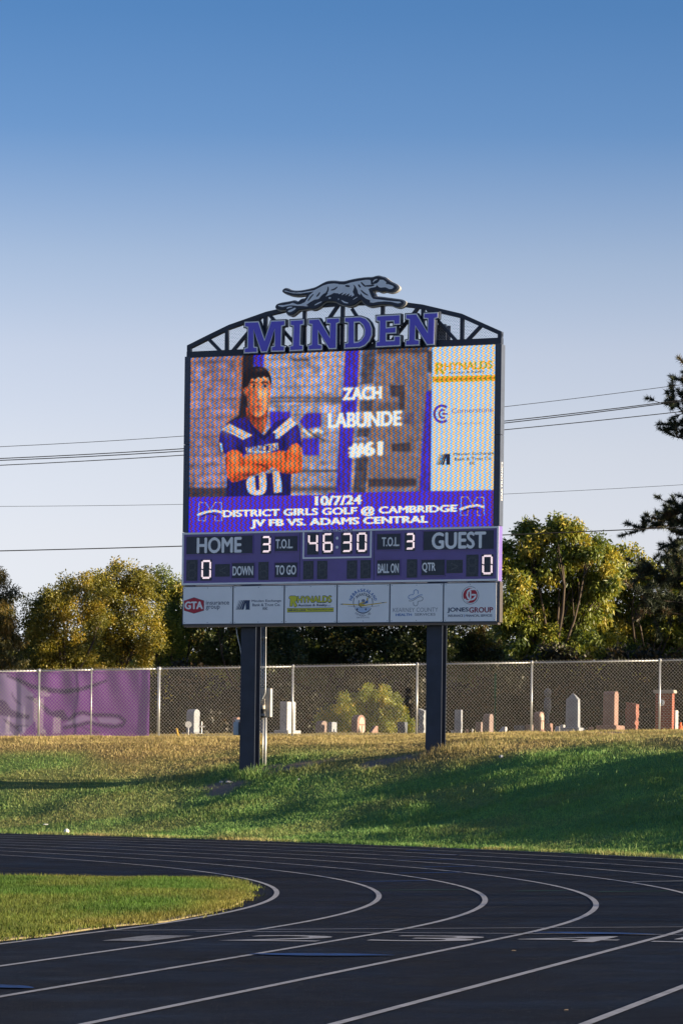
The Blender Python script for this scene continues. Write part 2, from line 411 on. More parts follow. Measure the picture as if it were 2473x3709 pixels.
quads = np.stack([idx[:-1, :-1], idx[:-1, 1:], idx[1:, 1:], idx[1:, :-1]], -1).reshape(-1, 4)
me = fast_mesh('ground', np.stack([GX, GY, GZ], -1).reshape(-1, 3), quads, 4, True)
setattr_mesh(me, 'dry', 'FLOAT', 'POINT', dryness(GX, GY)); setattr_mesh(me, 'dirt', 'FLOAT', 'POINT', dirtiness(GX, GY))
me.materials.append(M['ground'])
ground = tag(link(bpy.data.objects.new('ground', me)), kind='structure')

# running track: one asphalt sheet that leans gently inwards, its painted marks laid on it
STN = [(math.radians(a), None) for a in np.arange(166.0, -14.5, -.5)] + [(PH0, s) for s in np.arange(0.0, 91.0, 3.0)]
def at_station(st, r):
    a, s = st; x, y = XC + r * math.cos(a), YC + r * math.sin(a)
    return (x, y) if s is None else (x + s * sN, y - s * cN)
def ring(r0, r1, dz, rings=1):
    v, f = [], []; rr = np.linspace(r0, r1, rings + 1); k = rings + 1
    for st in STN:
        for r in rr: x, y = at_station(st, r); v.append((x, y, SLOPE * max(0, r - R1) + dz))
    for i in range(len(STN) - 1):
        for j in range(rings): f.append((i * k + j, (i + 1) * k + j, (i + 1) * k + j + 1, i * k + j + 1))
    return v, f
v, f = ring(0.5, R1, 0.0, 3); v2, f2 = ring(R1, ROUT, 0.0, 2)
me = bpy.data.meshes.new('running_track'); o_ = len(v)
me.from_pydata(v + v2, [], f + [tuple(o_ + i for i in q) for q in f2]); me.update(); me.materials.append(M['asphalt'])
track = tag(link(bpy.data.objects.new('running_track', me)), kind='structure')
for k in range(9):
    r = R1 + k * LANE - (.06 if k == 8 else 0)
    v, f = ring(r - .027, r + .027, .004)
    me = bpy.data.meshes.new('lane_line'); me.from_pydata(v, [], f); me.update(); me.materials.append(M['paint'])
    link(bpy.data.objects.new('lane_line', me), track)
def floor_poly(name, pts, m, dz):
    me = bpy.data.meshes.new(name)
    n = len(pts); v = [(x, y, track_z(x, y) + dz) for x, y in pts]
    me.from_pydata(v, [], [tuple(range(n))]); me.update(); me.materials.append(m)
    return link(bpy.data.objects.new(name, me), track)
ZA, ZB = zoomer(0, 2980, 1.2645), zoomer(1233, 3000, 1.2645)
def stripe(name, p, q, w, m, dz=.006, taper=False):
    a, b = np.array(gpx(*p)), np.array(gpx(*q)); n = 24
    d = (b - a) / np.linalg.norm(b - a); s = np.array([-d[1], d[0]]) * w / 2
    me = bpy.data.meshes.new(name); v = []
    for i in range(n + 1):
        c = a + (b - a) * i / n; k = 1 if not taper else math.sin(math.pi * min(1, .06 + .94 * i / n) * .97)
        for t in (-1, 1): x, y = c + s * t * k; v.append((x, y, track_z(x, y) + dz))
    me.from_pydata(v, [], [(2 * i, 2 * i + 1, 2 * i + 3, 2 * i + 2) for i in range(n)]); me.update(); me.materials.append(m)
    return link(bpy.data.objects.new(name, me), track)
stripe('start_line', ZA(490, 498), ZB(1700, 456), .04, M['paint'])
stripe('start_line', ZA(900, 503), ZB(1700, 495), .04, M['paint'], .008)
stripe('start_line', ZB(1335, 248), ZB(1650, 244), .06, M['white'])
stripe('exchange_mark', ZA(1150, 607), ZB(245, 588), .34, M['paint_blue'], .0075, True)
stripe('exchange_mark', ZB(880, 483), ZB(1440, 492), .30, M['paint_blue'], .010, True)
stripe('exchange_mark', ZA(-120, 748), ZA(150, 765), .22, M['paint_blue'], .0075, True)
for a, b in (((80, 248), (400, 244)), ((270, 209), (560, 205)), ((380, 181), (620, 176)), ((300, 105), (420, 106)), ((400, 124), (540, 126)), ((270, 149), (520, 146))):
    stripe('exchange_mark', ZB(*a), ZB(*b), .16, M['paint_blue'])
for a, b in (((170, 288), (570, 285)), ((800, 292), (1040, 289)), ((1180, 295), (1500, 291))):
    stripe('exchange_mark', ZB(*a), ZB(*b), .10, M['paint_green'])

# built-in typeface turned into flat shapes
_fc = {}
def glyphs(body, bold=0.0):
    key = (body, bold)
    if key not in _fc:
        cu = bpy.data.curves.new('lettering', 'FONT'); cu.body = body; cu.resolution_u = 4; cu.offset = min(bold, 0.0)
        ob = bpy.data.objects.new('lettering', cu); me = bpy.data.meshes.new_from_object(ob)
        v = np.array([w.co[:2] for w in me.vertices]); f = [tuple(p.vertices) for p in me.polygons]
        bpy.data.objects.remove(ob); bpy.data.curves.remove(cu); bpy.data.meshes.remove(me)
        if bold > .004:                                   # heavier weight: the same glyph struck several times, a little apart
            n0, f0, v0 = len(v), list(f), v; sh = [(-1, 0), (1, 0), (0, .7), (0, -.7), (0, 0)]
            v = np.concatenate([v0 + np.array(s_) * bold for s_ in sh]); f = [tuple(i + n0 * k_ for i in q) for k_ in range(5) for q in f0]
        lo, hi = v.min(0), v.max(0); _fc[key] = ((v - lo) / (hi - lo), f, (hi - lo)[0] / (hi - lo)[1])
    return _fc[key]
for body, px, py in (('1', 450, 3403), ('2', 965, 3403), ('3', 1497, 3404), ('4', 2020, 3406), ('5', 2535, 3409)):
    x0, y0 = gpx(px, py + 9); d = np.array([x0 - XC, y0 - YC]); d /= np.linalg.norm(d); t = np.array([-d[1], d[0]])
    gv, gf, _ = glyphs(body, 0.0); w = .34 if body == '1' else .72
    vv = []
    for a, b in gv:
        q = np.array([x0, y0]) + d * (a - .5) * w + t * b * .95; vv.append((q[0], q[1], track_z(*q) + .005))
    me = bpy.data.meshes.new('lane_number'); me.from_pydata(vv, [], gf); me.update(); me.materials.append(M['paint_dim' if body == '1' else 'paint'])
    link(bpy.data.objects.new('lane_number', me), track)

# infield: a raised tongue of grass inside the bend
edge = [gpx(*ZA(x, y)) for x, y in ((0, 545), (250, 517), (500, 480), (760, 458), (950, 420), (1060, 390), (1120, 360), (1160, 308), (1095, 279), (1020, 266), (950, 263), (500, 259), (0, 253))]
inner = [at_station((PH0, s), R1 - .35) for s in (40.0, 25.0, 17.0)]
poly = [(-30.0, inner[0][1])] + inner + edge + [(-30.0, edge[-1][1] + 1.5)]
def inside(px_, py_, pl):
    pl = np.asarray(pl); x, y = np.asarray(px_), np.asarray(py_); c = np.zeros(x.shape, bool); j = len(pl) - 1
    for i in range(len(pl)):
        xi, yi = pl[i]; xj, yj = pl[j]
        c ^= ((yi > y) != (yj > y)) & (x < (xj - xi) * (y - yi) / (yj - yi + 1e-12) + xi); j = i
    return c
tri = tessellate_polygon([[Vector((a, b, 0)) for a, b in poly]])
me = bpy.data.meshes.new('infield'); n = len(poly)
me.from_pydata([(a, b, .012) for a, b in poly] + [(a, b, -.02) for a, b in poly], [], [tuple(t) for t in tri] + [(i, (i + 1) % n, n + (i + 1) % n, n + i) for i in range(n)])
me.update(); me.materials.append(M['ground'])
setattr_mesh(me, 'dry', 'FLOAT', 'POINT', np.full(2 * n, .6)); setattr_mesh(me, 'dirt', 'FLOAT', 'POINT', np.full(2 * n, .55))
infield = tag(link(bpy.data.objects.new('infield', me)), kind='structure')

def blades(name, x, y, z, h, w, dry, m, lean=.5):
    n = len(x); a = RNG.random(n) * 2 * math.pi; t = RNG.random(n) * 2 * math.pi; ln = RNG.random(n) * lean * h
    p = np.stack([x, y, z], -1); s = np.stack([np.cos(a), np.sin(a), 0 * a], -1) * (w / 2)[:, None]
    tip = p + np.stack([np.cos(t) * ln, np.sin(t) * ln, h], -1)
    v = np.stack([p - s, p + s, tip], 1).reshape(-1, 3)
    me = fast_mesh(name, v, np.arange(3 * n).reshape(-1, 3), 3)
    setattr_mesh(me, 'dry', 'FLOAT', 'POINT', np.repeat(dry, 3)); setattr_mesh(me, 'tint', 'FLOAT', 'POINT', np.repeat(np.clip(RNG.random(n) * .6 + .75 * (vnoise(x, y, .8) - .3) * .7 + .35 * (vnoise(x + 3, y, .22) - .3), 0, 1), 3))
    me.materials.append(m)
    return tag(link(bpy.data.objects.new(name, me)), kind='stuff')
n = 860000
x = RNG.uniform(-13.5, 14.5, n); y = RNG.uniform(44, 84, n)
e = rad(x, y) - ROUT
keep = (e > -.06) & (np.abs(x) < 4.0 + y * .112) & (RNG.random(n) > dirtiness(x, y) * .93)
x, y, e = x[keep], y[keep], e[keep]; n = len(x)
tall = sstep(.55, .85, vnoise(x, y, .9)) * .6
fr = np.exp(-((e) / .35) ** 2)
h = (.022 + .034 * RNG.random(n)) * (1 + tall) + .035 * fr * RNG.random(n)
for bx, by in ((-2.1, 70.4), (-1.2, 70.3), (1.9, 69.0), (2.6, 69.3)): h = h * (1 + 1.5 * np.exp(-(((x - bx) / .7) ** 2 + ((y - by) / .5) ** 2)))
wd = RNG.random(n) > .99; h = np.where(wd, h + .025 + .06 * RNG.random(n), h)
dr = np.clip(dryness(x, y) + (RNG.random(n) - .5) * .45, 0, 1)
tag(blades('bank_grass', x, y, ground_z(x, y) - .01, h, .012 + .014 * RNG.random(n), dr, M['blade'], .9), 'mown grass on the bank below the fence, dry near the top', 'grass')
n = 620000
x = RNG.uniform(-9.5, .5, n); y = RNG.uniform(13, 41, n)
keep = inside(x + RNG.normal(0, .05, n) + (vnoise(x, y, .25) - .5) * .22, y + RNG.normal(0, .10, n) + (vnoise(x + 7, y, .3) - .5) * .5, poly) & (x > -1.0 - y * .125); x, y = x[keep], y[keep]; n = len(x)
dry_edge = lambda q: .55 * sstep(.7, .05, q)
pol = np.array(poly); dmin = np.full(n, 9.0)
for i in range(1, len(poly) - 2):
    a, b = pol[i], pol[i + 1]; ab = b - a; t = np.clip(((x - a[0]) * ab[0] + (y - a[1]) * ab[1]) / (ab @ ab), 0, 1)
    dmin = np.minimum(dmin, np.hypot(x - a[0] - t * ab[0], y - a[1] - t * ab[1]))
dr = np.clip(dry_edge(dmin) + .45 * sstep(.5, .85, vnoise(x, y * .55, 1.3)) + (RNG.random(n) - .5) * .4, 0, 1)
h = (.022 + .034 * RNG.random(n)) * (.7 + .6 * vnoise(x, y, .5))
tag(blades('infield_grass', x, y, np.full(n, .008), h, .007 + .007 * RNG.random(n), dr, M['field_blade'], .9), 'sunlit grass tongue inside the bend of the track', 'grass')

# ================================================================ THE SCOREBOARD
board = empty('scoreboard', (0, BD, 0), -TH, 'large purple football scoreboard with video screen and arched top on two dark posts', 'scoreboard')
def local(px, py, off=0.0): return bd(px, py, off)
Z1, Z2 = zoomer(640, 960, 2.6133), zoomer(1240, 960, 2.529)
Z5, Z6 = zoomer(640, 1760, 2.529), zoomer(1200, 1760, 2.3758)
Z8 = zoomer(1080, 1900, 5.407)
S1, S2, S3 = zoomer(655, 2110, 3.9696), zoomer(1030, 2110, 4.0205), zoomer(1400, 2100, 3.7333)
U0, U1 = -3.94, 3.612
LU0, LU1, LZ0, LZ1 = -3.793, 3.472, 6.888, 10.82
def rect(z, x0, y0, x1, y1):             # photo box (through a zoom) to u0,u1,z0,z1 on the board
    xm, ym = (x0 + x1) / 2, (y0 + y1) / 2
    return bd(*z(x0, ym))[0], bd(*z(x1, ym))[0], bd(*z(xm, y1))[1], bd(*z(xm, y0))[1]
def pbox(name, u0, u1, z0, z1, y0, y1, m, parent=board, bevel=0.0):
    return MB().box((u0, y0, z0), (u1, y1, z1)).build(name, m, parent, bevel=bevel)
def text(body, r, y, m, parent, bold=.02, name='lettering', thick=0.0):
    u0, u1, z0, z1 = r; gv, gf, _ = glyphs(body, bold)
    ns = 5 if bold > .004 else 1; per = len(gv) // ns
    v = [(u0 + a * (u1 - u0), y - .0002 * (k // per), z0 + b * (z1 - z0)) for k, (a, b) in enumerate(gv)]
    me = bpy.data.meshes.new(name); me.from_pydata(v, [], [tuple(reversed(q)) for q in gf] if False else gf); me.update(); me.materials.append(m)
    return link(bpy.data.objects.new(name, me), parent)
def offset(poly, d):
    n = len(poly); out = []; A = sum(poly[i][0] * poly[(i + 1) % n][1] - poly[(i + 1) % n][0] * poly[i][1] for i in range(n))
    sg = 1 if A > 0 else -1
    for i in range(n):
        p0, p1, p2 = map(np.array, (poly[i - 1], poly[i], poly[(i + 1) % n]))
        a = p1 - p0; b = p2 - p1; a = a / (np.linalg.norm(a) + 1e-9); b = b / (np.linalg.norm(b) + 1e-9)
        n1 = np.array([a[1], -a[0]]) * sg; n2 = np.array([b[1], -b[0]]) * sg; q = n1 + n2; L = q @ q
        q = q * min(2 / max(L, 1e-6), 3.0) ; out.append(tuple(p1 + q * d))
    return out
def smooth(poly, it=1):
    for _ in range(it):
        out = []
        for i in range(len(poly)):
            a, b = np.array(poly[i]), np.array(poly[(i + 1) % len(poly)]); out += [tuple(a * .75 + b * .25), tuple(a * .25 + b * .75)]
        poly = out
    return poly
def thick_line(pts, w, taper=False):
    pts = [np.array(p, float) for p in pts]; L, R = [], []
    for i, p in enumerate(pts):
        d = pts[min(i + 1, len(pts) - 1)] - pts[max(i - 1, 0)]; d /= np.linalg.norm(d) + 1e-9; s = np.array([-d[1], d[0]]) * w / 2
        k = 1 if not taper else .35 + .65 * math.sin(math.pi * (i + .5) / len(pts))
        L.append(tuple(p + s * k)); R.append(tuple(p - s * k))
    return L + R[::-1]

# two wide-flange posts standing behind the board
PO = .21
def post(px_top, py_top, base_px, base_py):
    u = bd(base_px, base_py, PO)[0]; gx, gy = u * cT + sT * (PO + .15), BD - u * sT + cT * (PO + .15)
    zb = gz(gx, gy) - .35; mb = MB(); w, d, t = .182, .29, .024
    mb.box((u - w, PO, zb), (u + w, PO + t, 11.35)); mb.box((u - w, PO + d - t, zb), (u + w, PO + d, 11.35)); mb.box((u - .012, PO + t + .001, zb), (u + .012, PO + d - t - .001, 11.34))
    mb.build('post', M['steel'], board); return u
uL = post(0, 0, 893.5, 2790); uR = post(0, 0, 1568, 2715)

# video screen cabinet, side trims
cab = pbox('screen_cabinet', LU0 - .10, LU1 + .105, LZ0 - .02, LZ1 + .02, .012, .20, M['trim'])
for a, b in ((LU0 - .135, LU0 - .002), (LU1 + .002, LU1 + .145)):
    pbox('side_trim', a, b, LZ0 + .01, 8.86, -.03, .205, M['trim'])
    pbox('side_trim', a, b, 8.872, LZ1 + (.03 if a < 0 else .0), -.03, .205, M['trim'])
# maker's name up the right-hand side face
gv, gf, _ = glyphs('DAKTRONICS', 0.0); me = bpy.data.meshes.new('lettering')
zz0, zz1 = 7.45, 8.28
me.from_pydata([(LU1 + .1475, .05 + .09 * (1 - b) , zz0 + a * (zz1 - zz0)) for a, b in gv], [], gf); me.update(); me.materials.append(M['caption']); link(bpy.data.objects.new('lettering', me), board)
# score cabinet
SZ0, SZ1 = 5.698, 6.886
score = pbox('score_panel', U0, U1, SZ0, SZ1, -.02, .19, M['purple'])
def frame(name, u0, u1, z0, z1, w, y, m, parent, gap=None):
    mb = MB()
    mb.box((u0, y, z0), (u1, y + .012, z0 + w)); mb.box((u0, y, z0 + w), (u0 + w, y + .012, z1 - w)); mb.box((u1 - w, y, z0 + w), (u1, y + .012, z1 - w))
    if gap: mb.box((u0, y, z1 - w), (gap[0], y + .012, z1)); mb.box((gap[1], y, z1 - w), (u1, y + .012, z1))
    else: mb.box((u0, y, z1 - w), (u1, y + .012, z1))
    return mb.build(name, m, parent)
g0 = rect(Z8, 485, 85, 1068, 140)
frame('border', U0 + .004, U1 - .004, SZ0 + .004, SZ1 - .004, .042, -.0325, M['line_white'], score, (g0[0], g0[1]))
cr = rect(Z8, 97, 105, 1446, 665); cr = (cr[0], cr[1], cr[2], SZ1 - .050)
fr_ = MB(); w_ = .036
for a in (((cr[0], cr[2]), (cr[1], cr[2] + w_)), ((cr[0], cr[2] + w_), (cr[0] + w_, cr[3])), ((cr[1] - w_, cr[2] + w_), (cr[1], cr[3]))): fr_.box((a[0][0], -.0325, a[0][1]), (a[1][0], -.0205, a[1][1]))
fr_.build('clock_border', M['line_white'], score)
text('DAKTRONICS', rect(Z8, 497, 90, 1057, 142), -.0335, M['line_white'], score, .015)
SEG = {'0': 'abcdef', '3': 'abcdg', '4': 'bcfg', '6': 'acdefg', '8': 'abcdefg', '': ''}
def digit(r, ch):
    u0, u1, z0, z1 = r; o = pbox('digit_box', u0, u1, z0, z1, -.026, -.0195, M['digitbox'], score)
    w, h = u1 - u0, z1 - z0; a0, a1 = u0 + .16 * w, u1 - .13 * w; b0, b1 = z0 + .13 * h, z1 - .07 * h
    if ch == '': a0, a1, b0, b1 = u0 + .2 * w, u1 - .2 * w, z0 + .14 * h, z1 - .14 * h
    bm_ = (b0 + b1) / 2; t = .014
    L = {'a': ((a0 + t, b1), (a1 - t, b1)), 'd': ((a0 + t, b0), (a1 - t, b0)), 'g': ((a0 + t, bm_), (a1 - t, bm_)), 'f': ((a0, b1 - t), (a0, bm_ + t)), 'b': ((a1, b1 - t), (a1, bm_ + t)), 'e': ((a0, bm_ - t), (a0, b0 + t)), 'c': ((a1, bm_ - t), (a1, b0 + t))}
    for lit in (False, True):
        mb = MB(); any_ = False
        for s, (p, q) in L.items():
            on = s in SEG[ch]
            if on != lit: continue
            if not on and ch not in ('',): continue
            any_ = True; p, q = np.array(p), np.array(q); ln = np.linalg.norm(q - p); k = max(3, int(ln / .021)); d = (q - p) / ln; s_ = np.array([-d[1], d[0]])
            for i in range(k):
                for side in (-1, 1):
                    c = p + d * ln * (i + .5 + .25 * side) / k + s_ * side * .0115
                    mb.face([(c[0] + .0112 * math.cos(j * math.pi / 3), -.0275, c[1] + .0112 * math.sin(j * math.pi / 3)) for j in range(6)])
        if any_:
            q_ = mb.build('lit_segments' if lit else 'unlit_segments', M['lit'] if lit else M['dim'], o); q_['kind'] = 'stuff'
    return o
for r, ch in (((775, 458, 868, 622), '3'), ((93, 678, 195, 870), ''), ((222, 676, 325, 868), '0'), ((752, 697, 844, 862), '')): digit(rect(Z5, *r), ch)
for r, ch in (((634, 404, 722, 560), '3'), ((652, 632, 740, 790), ''), ((1162, 592, 1266, 780), ''), ((1292, 590, 1395, 778), '0')): digit(rect(Z6, *r), ch)
for r, ch in (((183, 170, 406, 590), '4'), ((472, 162, 693, 582), '6'), ((845, 157, 1066, 575), '3'), ((1140, 150, 1360, 570), '0'), ((105, 715, 305, 1076), ''), ((377, 710, 575, 1070), ''), ((960, 703, 1158, 1064), ''), ((1226, 697, 1425, 1056), '')): digit(rect(Z8, *r), ch)
for cx_, cy_ in ((770, 268), (767, 446)):
    u, z = bd(*Z8(cx_, cy_)); MB().prism([(u + .033 * math.cos(i * math.pi / 10), z + .033 * math.sin(i * math.pi / 10)) for i in range(20)], -.026, -.019).build('colon_dot', M['line_white'], score)
def caption(z, r, body, tr):
    u0, u1, z0, z1 = rect(z, *r); o = pbox('caption_plate', u0, u1, z0, z1, -.026, -.0195, M['plate'], score)
    fr2 = frame('plate_rim', u0 - .022, u1 + .022, z0 - .022, z1 + .022, .012, -.0335, M['purple'], o)
    text(body, rect(z, *tr), -.029, M['caption'], o, .035)
caption(Z5, (95, 462, 697, 622), 'HOME', (188, 470, 600, 617)); caption(Z5, (905, 463, 1108, 598), 'T.O.L.', (910, 488, 1068, 575))
caption(Z5, (513, 709, 711, 845), 'DOWN', (516, 735, 704, 822)); caption(Z5, (905, 705, 1106, 838), 'TO GO', (909, 727, 1098, 816))
caption(Z6, (398, 415, 595, 548), 'T.O.L.', (437, 441, 588, 522)); caption(Z6, (797, 388, 1398, 548), 'GUEST', (866, 396, 1334, 543))
caption(Z6, (398, 641, 590, 771), 'BALL ON', (402, 669, 583, 752)); caption(Z6, (780, 638, 975, 769), 'QTR', (784, 660, 900, 747))
for z, r, ch in ((Z5, (355, 717, 490, 832), '<'), (Z6, (993, 637, 1132, 751), '>')):
    q = rect(z, *r); o = pbox('arrow_box', *q, -.026, -.0195, M['digitbox'], score)
    w, h = q[1] - q[0], q[3] - q[2]; text(ch, (q[0] + .28 * w, q[1] - .28 * w, q[2] + .2 * h, q[3] - .2 * h), -.0275, M['dim'], o, 0.0, 'arrow')
for px in (460, 0):
    pass
for z, a in ((Z5, 1131), (Z6, 370)):
    u = bd(*z(a, 620))[0]; pbox('panel_seam', u - .006, u + .006, SZ0 + .05, SZ1 - .05, -.0235, -.0201, M['plate'], score)

# sponsor panels in their frame
PZ0, PZ1 = 4.806, 5.681
pbox('sponsor_frame', U0 + .02, U1 + .012, PZ0, PZ1, -.012, .18, M['trim'])
pbox('edge_strip', U1 + .0125, U1 + .03, PZ0, PZ1 + .002, -.012, .18, M['alu'])
pbox('bottom_rail', U0 + .05, U1 - .02, PZ0 - .05, PZ0 - .002, .02, .19, M['alu'])
cuts = [U0 + .03] + [bd(*Z5(x, 1090))[0] for x in (518, 988, 1471)] + [bd(*Z6(x, 1010))[0] for x in (505, 966)] + [U1 - .03]
panels = []
for i in range(6):
    panels.append(pbox('sponsor_panel', cuts[i] + .016, cuts[i + 1] - .016, PZ0 + .022, PZ1 - .024, -.024, -.0125, M['panel']))
    mb = MB()
    for u in (cuts[i] + .05, (cuts[i] + cuts[i + 1]) / 2, cuts[i + 1] - .05):
        for z in (PZ0 + .05, PZ1 - .05): mb.box((u - .008, -.027, z - .008), (u + .008, -.0241, z + .008))
    mb.build('panel_screws', M['ink_grey'], panels[-1])['kind'] = 'stuff'
FY = -.0265
def pp(z, pts): return [bd(*z(a, b)) for a, b in pts]
def shape(z, pts, m, parent, y=FY, holes=(), name='logo_shape', raw=False):
    q = pts if raw else pp(z, pts)
    return MB().prism(q, y, y, 0, [h if raw else pp(z, h) for h in holes], back=False).build(name, m, parent)
def ell(cx_, cy_, rx, ry, n=28, a0=0, a1=360): return [(cx_ + rx * math.cos(math.radians(a0 + (a1 - a0) * i / n)), cy_ + ry * math.sin(math.radians(a0 + (a1 - a0) * i / n))) for i in range(n + (0 if a1 - a0 == 360 else 1))]
def arc_text(body, z, cx_, cy_, r, a0, a1, h, m, parent, up=True, w=.62, bold=.02):
    mb = MB(); n = len(body)
    for i, ch in enumerate(body):
        if ch == ' ': continue
        a = math.radians(a0 + (a1 - a0) * (i + .5) / n); gv, gf, asp = glyphs(ch, bold)
        ww = h * w * (.35 if ch == 'I' else 1)
        P_ = []
        for gx, gy in gv:
            lx, ly = (gx - .5) * ww, (gy - .5) * h
            if up: ex, ey = math.cos(a), math.sin(a); P_.append((cx_ + ex * (r + ly) - ey * lx, cy_ + ey * (r + ly) + ex * lx))
            else: ex, ey = math.cos(a), math.sin(a); P_.append((cx_ + ex * (r - ly) + ey * lx, cy_ + ey * (r - ly) - ex * lx))
        Q_ = pp(z, P_)
        for f in gf: mb.face([(Q_[k][0], FY - .001 - .0002 * (k // (len(gv) // (5 if bold > .004 else 1))), Q_[k][1]) for k in f])
    return mb.build('lettering', m, parent)
p = panels[0]
shape(S1, [(50, 265), (196, 215), (341, 262), (340, 405), (194, 449), (50, 405)], M['ink'], p, FY)
shape(S1, [(54, 268), (196, 220), (337, 266), (336, 402), (194, 444), (54, 402)], M['red'], p, FY - .001)
text('GTA', rect(S1, 62, 274, 326, 388), FY - .002, M['panel'], p, .05)
text('insurance', rect(S1, 368, 262, 702, 320), FY, M['ink'], p, .008); text('group', rect(S1, 366, 335, 566, 402), FY, M['ink'], p, .008)
p = panels[1]
def bank_mark(z, x0, y0, sx, sy, put):
    for a, b, w in ((48, 0, 4), (66, 14, 10), (88, 30, 14), (108, 52, 22), (128, 80, 34)):
        put([(x0 + sx * a, y0), (x0 + sx * (a + w * .75), y0), (x0 + sx * (b + w), y0 + sy), (x0 + sx * b, y0 + sy)])
    put([(x0 + sx * 140, y0), (x0 + sx * 210, y0), (x0 + sx * 203, y0 + sy * .05), (x0 + sx * 200, y0 + sy * .93), (x0 + sx * 208, y0 + sy), (x0 + sx * 138, y0 + sy), (x0 + sx * 146, y0 + sy * .9)])
bank_mark(S1, 795, 256, 1, 136, lambda q: shape(S1, q, M['ink'], p))
text('Minden Exchange', rect(S1, 1026, 248, 1448, 290), FY, M['ink'], p, .012); text('Bank & Trust Co.', rect(S1, 1036, 302, 1436, 342), FY, M['ink'], p, .012)
text('Member', rect(S1, 1186, 348, 1252, 358), FY, M['ink_grey'], p, 0); text('FDIC', rect(S1, 1184, 362, 1254, 394), FY, M['ink'], p, .03)
p = panels[2]
def rhyn(z, x0, y0, x1, y1, put):              # heavy yellow name with its own bold capitals
    W, H = x1 - x0, y1 - y0
    R = [(0, .10), (.03, .0), (.14, .0), (.185, .08), (.175, .40), (.13, .52), (.185, .86), (.15, 1.0), (.125, .98), (.085, .58), (.075, .92), (.02, .92), (.03, .25), (.0, .22)]
    put([(x0 + a * W, y0 + b * H) for a, b in R])
rhyn(S2, 76, 198, 697, 358, lambda q: (shape(S2, [(a, b) for a, b in offset(q, 6)], M['ink'], p, FY), shape(S2, q, M['yellow'], p, FY - .002)))
text('HYNALDS', rect(S2, 188, 190, 698, 302), FY - .0005, M['ink'], p, .085); text('HYNALDS', rect(S2, 196, 200, 690, 292), FY - .002, M['yellow'], p, .035)
text('Auction & Realty', rect(S2, 204, 312, 626, 360), FY - .0025, M['ink'], p, .02); text('LLC', rect(S2, 630, 330, 680, 348), FY, M['ink_blue'], p, .02)
shape(S2, [(46, 375), (722, 366), (722, 430), (46, 438)], M['ink'], p, FY); shape(S2, [(46, 382), (722, 373), (722, 423), (46, 431)], M['yellow'], p, FY - .001)
text('308-832-2444', rect(S2, 57, 390, 318, 420), FY - .002, M['ink'], p, .04); text('RhynaldsAuction.com', rect(S2, 344, 384, 714, 416), FY - .002, M['ink'], p, .02)
p = panels[3]
for a0, a1, w in ((150, 208, 9), (-28, 22, 9)): shape(S2, thick_line(ell(1150, 292, 140, 148, 14, a0, a1), w), M['ink'], p)
shape(S2, [(a, b) for a, b in ell(1150, 310, 126, 130, 20, 25, 155)], M['lightblue'], p, FY)
shape(S2, thick_line(ell(1150, 312, 134, 136, 18, 28, 152), 14, True), M['ink'], p, FY - .001)
arc_text('NEBRASKALAND', S2, 1150, 300, 186, -170, -10, 46, M['ink_blue'], p, True, .72, .03)
arc_text('AVIATION', S2, 1152, 300, 128, -142, -38, 42, M['ink'], p, True, .75, .03)
arc_text('MINDEN NE', S2, 1150, 300, 182, 128, 52, 30, M['ink_grey'], p, False, .8, 0)
text('308.832.0701', rect(S2, 1054, 502, 1242, 522), FY, M['ink_grey'], p, 0)
shape(S2, [(812, 318), (850, 310), (1060, 318), (1090, 326), (1085, 336), (1040, 332), (860, 325)], M['gold'], p, FY - .002)
shape(S2, [(812, 318), (855, 311), (858, 324), (830, 322)], M['ink'], p, FY - .003)
shape(S2, [(1160, 330), (1300, 308), (1420, 294), (1500, 286), (1495, 294), (1400, 308), (1250, 330), (1170, 345)], M['gold'], p, FY - .002)
shape(S2, [(1425, 292), (1460, 288), (1455, 298), (1425, 302)], M['ink'], p, FY - .003)
shape(S2, [(1085, 318), (1105, 300), (1140, 288), (1195, 280), (1208, 225), (1222, 218), (1224, 300), (1170, 320), (1180, 345), (1120, 352), (1088, 335)], M['gold'], p, FY - .003)
shape(S2, [(1120, 310), (1180, 292), (1204, 262), (1222, 262), (1222, 300), (1170, 312)], M['ink_blue'], p, FY - .004)
shape(S2, ell(1154, 268, 26, 24, 14), M['ink_grey'], p, FY - .0025)
shape(S2, thick_line([(1092, 262), (1088, 300), (1090, 335), (1135, 368)], 9), M['ink'], p, FY - .005)
shape(S2, thick_line([(930, 345), (1150, 366), (1390, 340)], 5), M['ink_grey'], p, FY - .001)
for a in (1067, 1190): shape(S2, ell(a, 392, 11, 16, 12), M['ink'], p, FY - .003)
p = panels[4]
shape(S3, thick_line([(430, 192), (430, 165), (424, 146), (400, 136), (378, 146), (372, 165), (372, 192), (362, 204), (330, 206), (306, 218), (298, 238), (308, 258), (330, 266), (360, 262), (400, 240), (440, 214), (465, 206), (492, 207)], 8), M['ink_blue'], p)
shape(S3, thick_line([(305, 286), (330, 290), (360, 284), (400, 258), (440, 234), (470, 230), (492, 242), (496, 262), (486, 282), (462, 289), (434, 292), (426, 302), (426, 332), (416, 350), (396, 357), (376, 348), (368, 330), (368, 304)], 8), M['ink_grey'], p)
text('KEARNEY COUNTY', rect(S3, 91, 380, 698, 437), FY, M['ink_grey'], p, -.008)
text('HEALTH', rect(S3, 128, 458, 345, 492), FY, M['ink_blue'], p, .03); text('SERVICES', rect(S3, 384, 454, 664, 487), FY, M['ink_grey'], p, .015)
p = panels[5]
shape(S3, ell(1136, 213, 116, 121, 40), M['ink'], p, FY, [ell(1136, 213, 111, 116, 40)])
shape(S3, ell(1136, 214, 96, 101, 36), M['red'], p, FY - .001)
